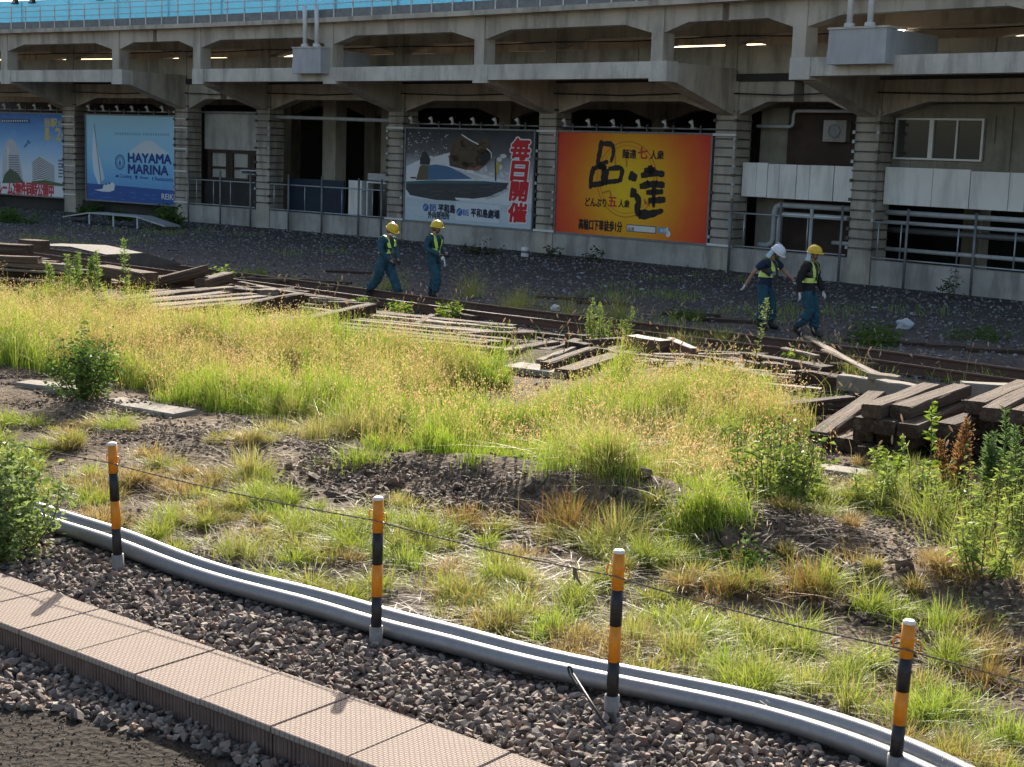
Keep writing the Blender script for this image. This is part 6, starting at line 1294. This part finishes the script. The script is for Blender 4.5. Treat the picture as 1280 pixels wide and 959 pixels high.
    link('mouth', tube([hd - hup * .045 + look * .076 + np.array([0, -.022, 0]), hd - hup * .047 + look * .082, hd - hup * .045 + look * .076 + np.array([0, .022, 0])], .005, 5), M['brown'], body, True)
    V, F = lathe([(.05, -.07), (.086, -.04), (.094, .02), (.09, .06)], 14); V[:, 0] = np.minimum(V[:, 0], .005); link('hair', ((V @ R3.T) + hd - look * .004, F), M['hairm'], root, True)
    if cfg.get('mask'):
        V, F = lathe([(.03, -.045), (.07, -.03), (.082, 0), (.075, .02)], 14); V[:, 0] = np.maximum(V[:, 0] * 1.15, .02); link('face_mask', ((V @ R3.T) + hd - hup * .04 + look * .012, F), M['white'], root, True)
    if cfg.get('towel'):
        V, F = lathe([(.12, -.15), (.115, -.09), (.105, -.03), (.11, .03), (.118, .07)], 14); V[:, 0] = np.minimum(V[:, 0], .0) * 1.15; link('neck_towel', ((V @ R3.T) + hd - look * .01, F), M[cfg['towel']], root, True)
    return root
def base(**kw):
    J = dict(pelvis=(0, 0, .90), waist=(.01, 0, 1.05), chest=(.03, 0, 1.27), neck=(.04, 0, 1.44), head=(.075, 0, 1.555), nod=.15, shl=(.03, .20, 1.38), shr=(.03, -.20, 1.38), ell=(.02, .26, 1.10), elr=(.02, -.26, 1.10), wrl=(.1, .27, .86), wrr=(.1, -.27, .86),
             hipl=(0, .09, .86), hipr=(0, -.09, .86), knl=(.05, .1, .47), knr=(.05, -.1, .47), anl=(0, .1, .09), anr=(0, -.1, .09), toel=(.14, .11, .035), toer=(.14, -.11, .035)); J.update(kw); return J
HD = math.radians(-36)
w1 = base(pelvis=(0, 0, .87), waist=(.03, 0, 1.02), chest=(.09, 0, 1.23), neck=(.13, 0, 1.39), head=(.19, 0, 1.495), nod=.5, shl=(.09, .2, 1.33), shr=(.09, -.2, 1.33), ell=(.10, .25, 1.06), elr=(.12, -.25, 1.06), wrl=(.28, .14, .88), wrr=(.30, -.12, .86),
          hipl=(0, .09, .83), hipr=(0, -.09, .83), knl=(.20, .1, .47), knr=(-.07, -.1, .46), anl=(.40, .1, .10), anr=(-.38, -.1, .14), toel=(.54, .11, .06), toer=(-.25, -.11, .035))
worker(unp(479, 374, 0), HD, w1, dict(sleeve='long', top='teal', vest='vestgreen', glove='glove_k', hat='hat_y', mask=True), 'masked worker in yellow helmet striding with head bowed behind a companion')
w2 = base(knr=(.22, -.1, .50), anr=(.15, -.1, .10), toer=(.29, -.11, .04), knl=(.0, .1, .46), anl=(-.14, .1, .10), toel=(-.0, .11, .035), ell=(.0, .26, 1.12), elr=(.0, -.27, 1.12), wrl=(.26, .12, 1.03), wrr=(.27, -.1, 1.0), nod=.12)
P2 = unp(540, 374, 0); worker(P2, HD, w2, dict(sleeve='long', top='teal', vest='vestgreen', glove='glove_k', hat='hat_y'), 'worker in yellow helmet and teal jacket carrying a dark tool at the waist')
def loc2(P, h, v): c, s_ = math.cos(h), math.sin(h); return np.array([P[0] + v[0] * c - v[1] * s_, P[1] + v[0] * s_ + v[1] * c, P[2] + v[2]])
tool = thing('hand_tool', loc2(P2, HD, (.42, 0, .95)), 'dark hand tool with a white dial held at the waist by a worker', 'tool')
link('barrel', tube([loc2(P2, HD, (.26, .12, .99)), loc2(P2, HD, (.40, -.04, .98)), loc2(P2, HD, (.52, -.12, .99))], [.035, .045, .03], 8), M['black'], tool, True)
link('dial', tube([loc2(P2, HD, (.36, -.1, .93)), loc2(P2, HD, (.39, -.14, .93))], .045, 10), M['white'], tool, True)
link('handle', tube([loc2(P2, HD, (.40, -.1, .93)), loc2(P2, HD, (.47, -.16, .76))], .016, 6), M['white'], tool, True)
w3 = base(waist=(.03, 0, 1.04), chest=(.10, 0, 1.24), neck=(.15, 0, 1.40), head=(.22, 0, 1.50), nod=.62, shl=(.10, .2, 1.35), shr=(.10, -.2, 1.35), elr=(-.10, -.30, 1.11), wrr=(-.22, -.36, .87), ell=(.30, .28, 1.12), wrl=(.50, .26, .98), knr=(.08, -.1, .47), anr=(-.02, -.1, .09), knl=(.12, .12, .48), anl=(.12, .13, .09), toel=(.26, .14, .035))
P3 = unp(952, 411, 0); worker(P3, HD, w3, dict(sleeve='short', top='navy', vest='vestgrey', glove='glove_w', hat='hat_w', towel='cloth_b'), 'worker in white helmet and navy short sleeves with arms spread')
stick = thing('short_bar', loc2(P3, HD, (.62, .24, .95)), 'short dark bar held in the front hand of the white helmet worker', 'bar')
link('shaft', tube([loc2(P3, HD, (.56, .14, .97)), loc2(P3, HD, (.62, .40, .99))], .014, 6), M['black'], stick, True); link('end_block', tube([loc2(P3, HD, (.62, .40, .99)), loc2(P3, HD, (.635, .45, .995))], .035, 8), M['black'], stick)
w4 = base(nod=.1, knr=(.12, -.1, .48), anr=(-.16, -.1, .17), toer=(-.04, -.11, .05), knl=(.12, .1, .47), anl=(.14, .1, .09), toel=(.28, .11, .035), elr=(-.07, -.27, 1.10), wrr=(-.02, -.30, .85), ell=(.06, .27, 1.10), wrl=(.18, .29, .86))
worker(unp(1006, 421, 0), HD, w4, dict(sleeve='long', top='blackshirt', vest='vestgrey', glove='glove_w', hat='hat_y', towel='cloth_b'), 'worker in yellow helmet and black shirt walking with white gloved hands down')
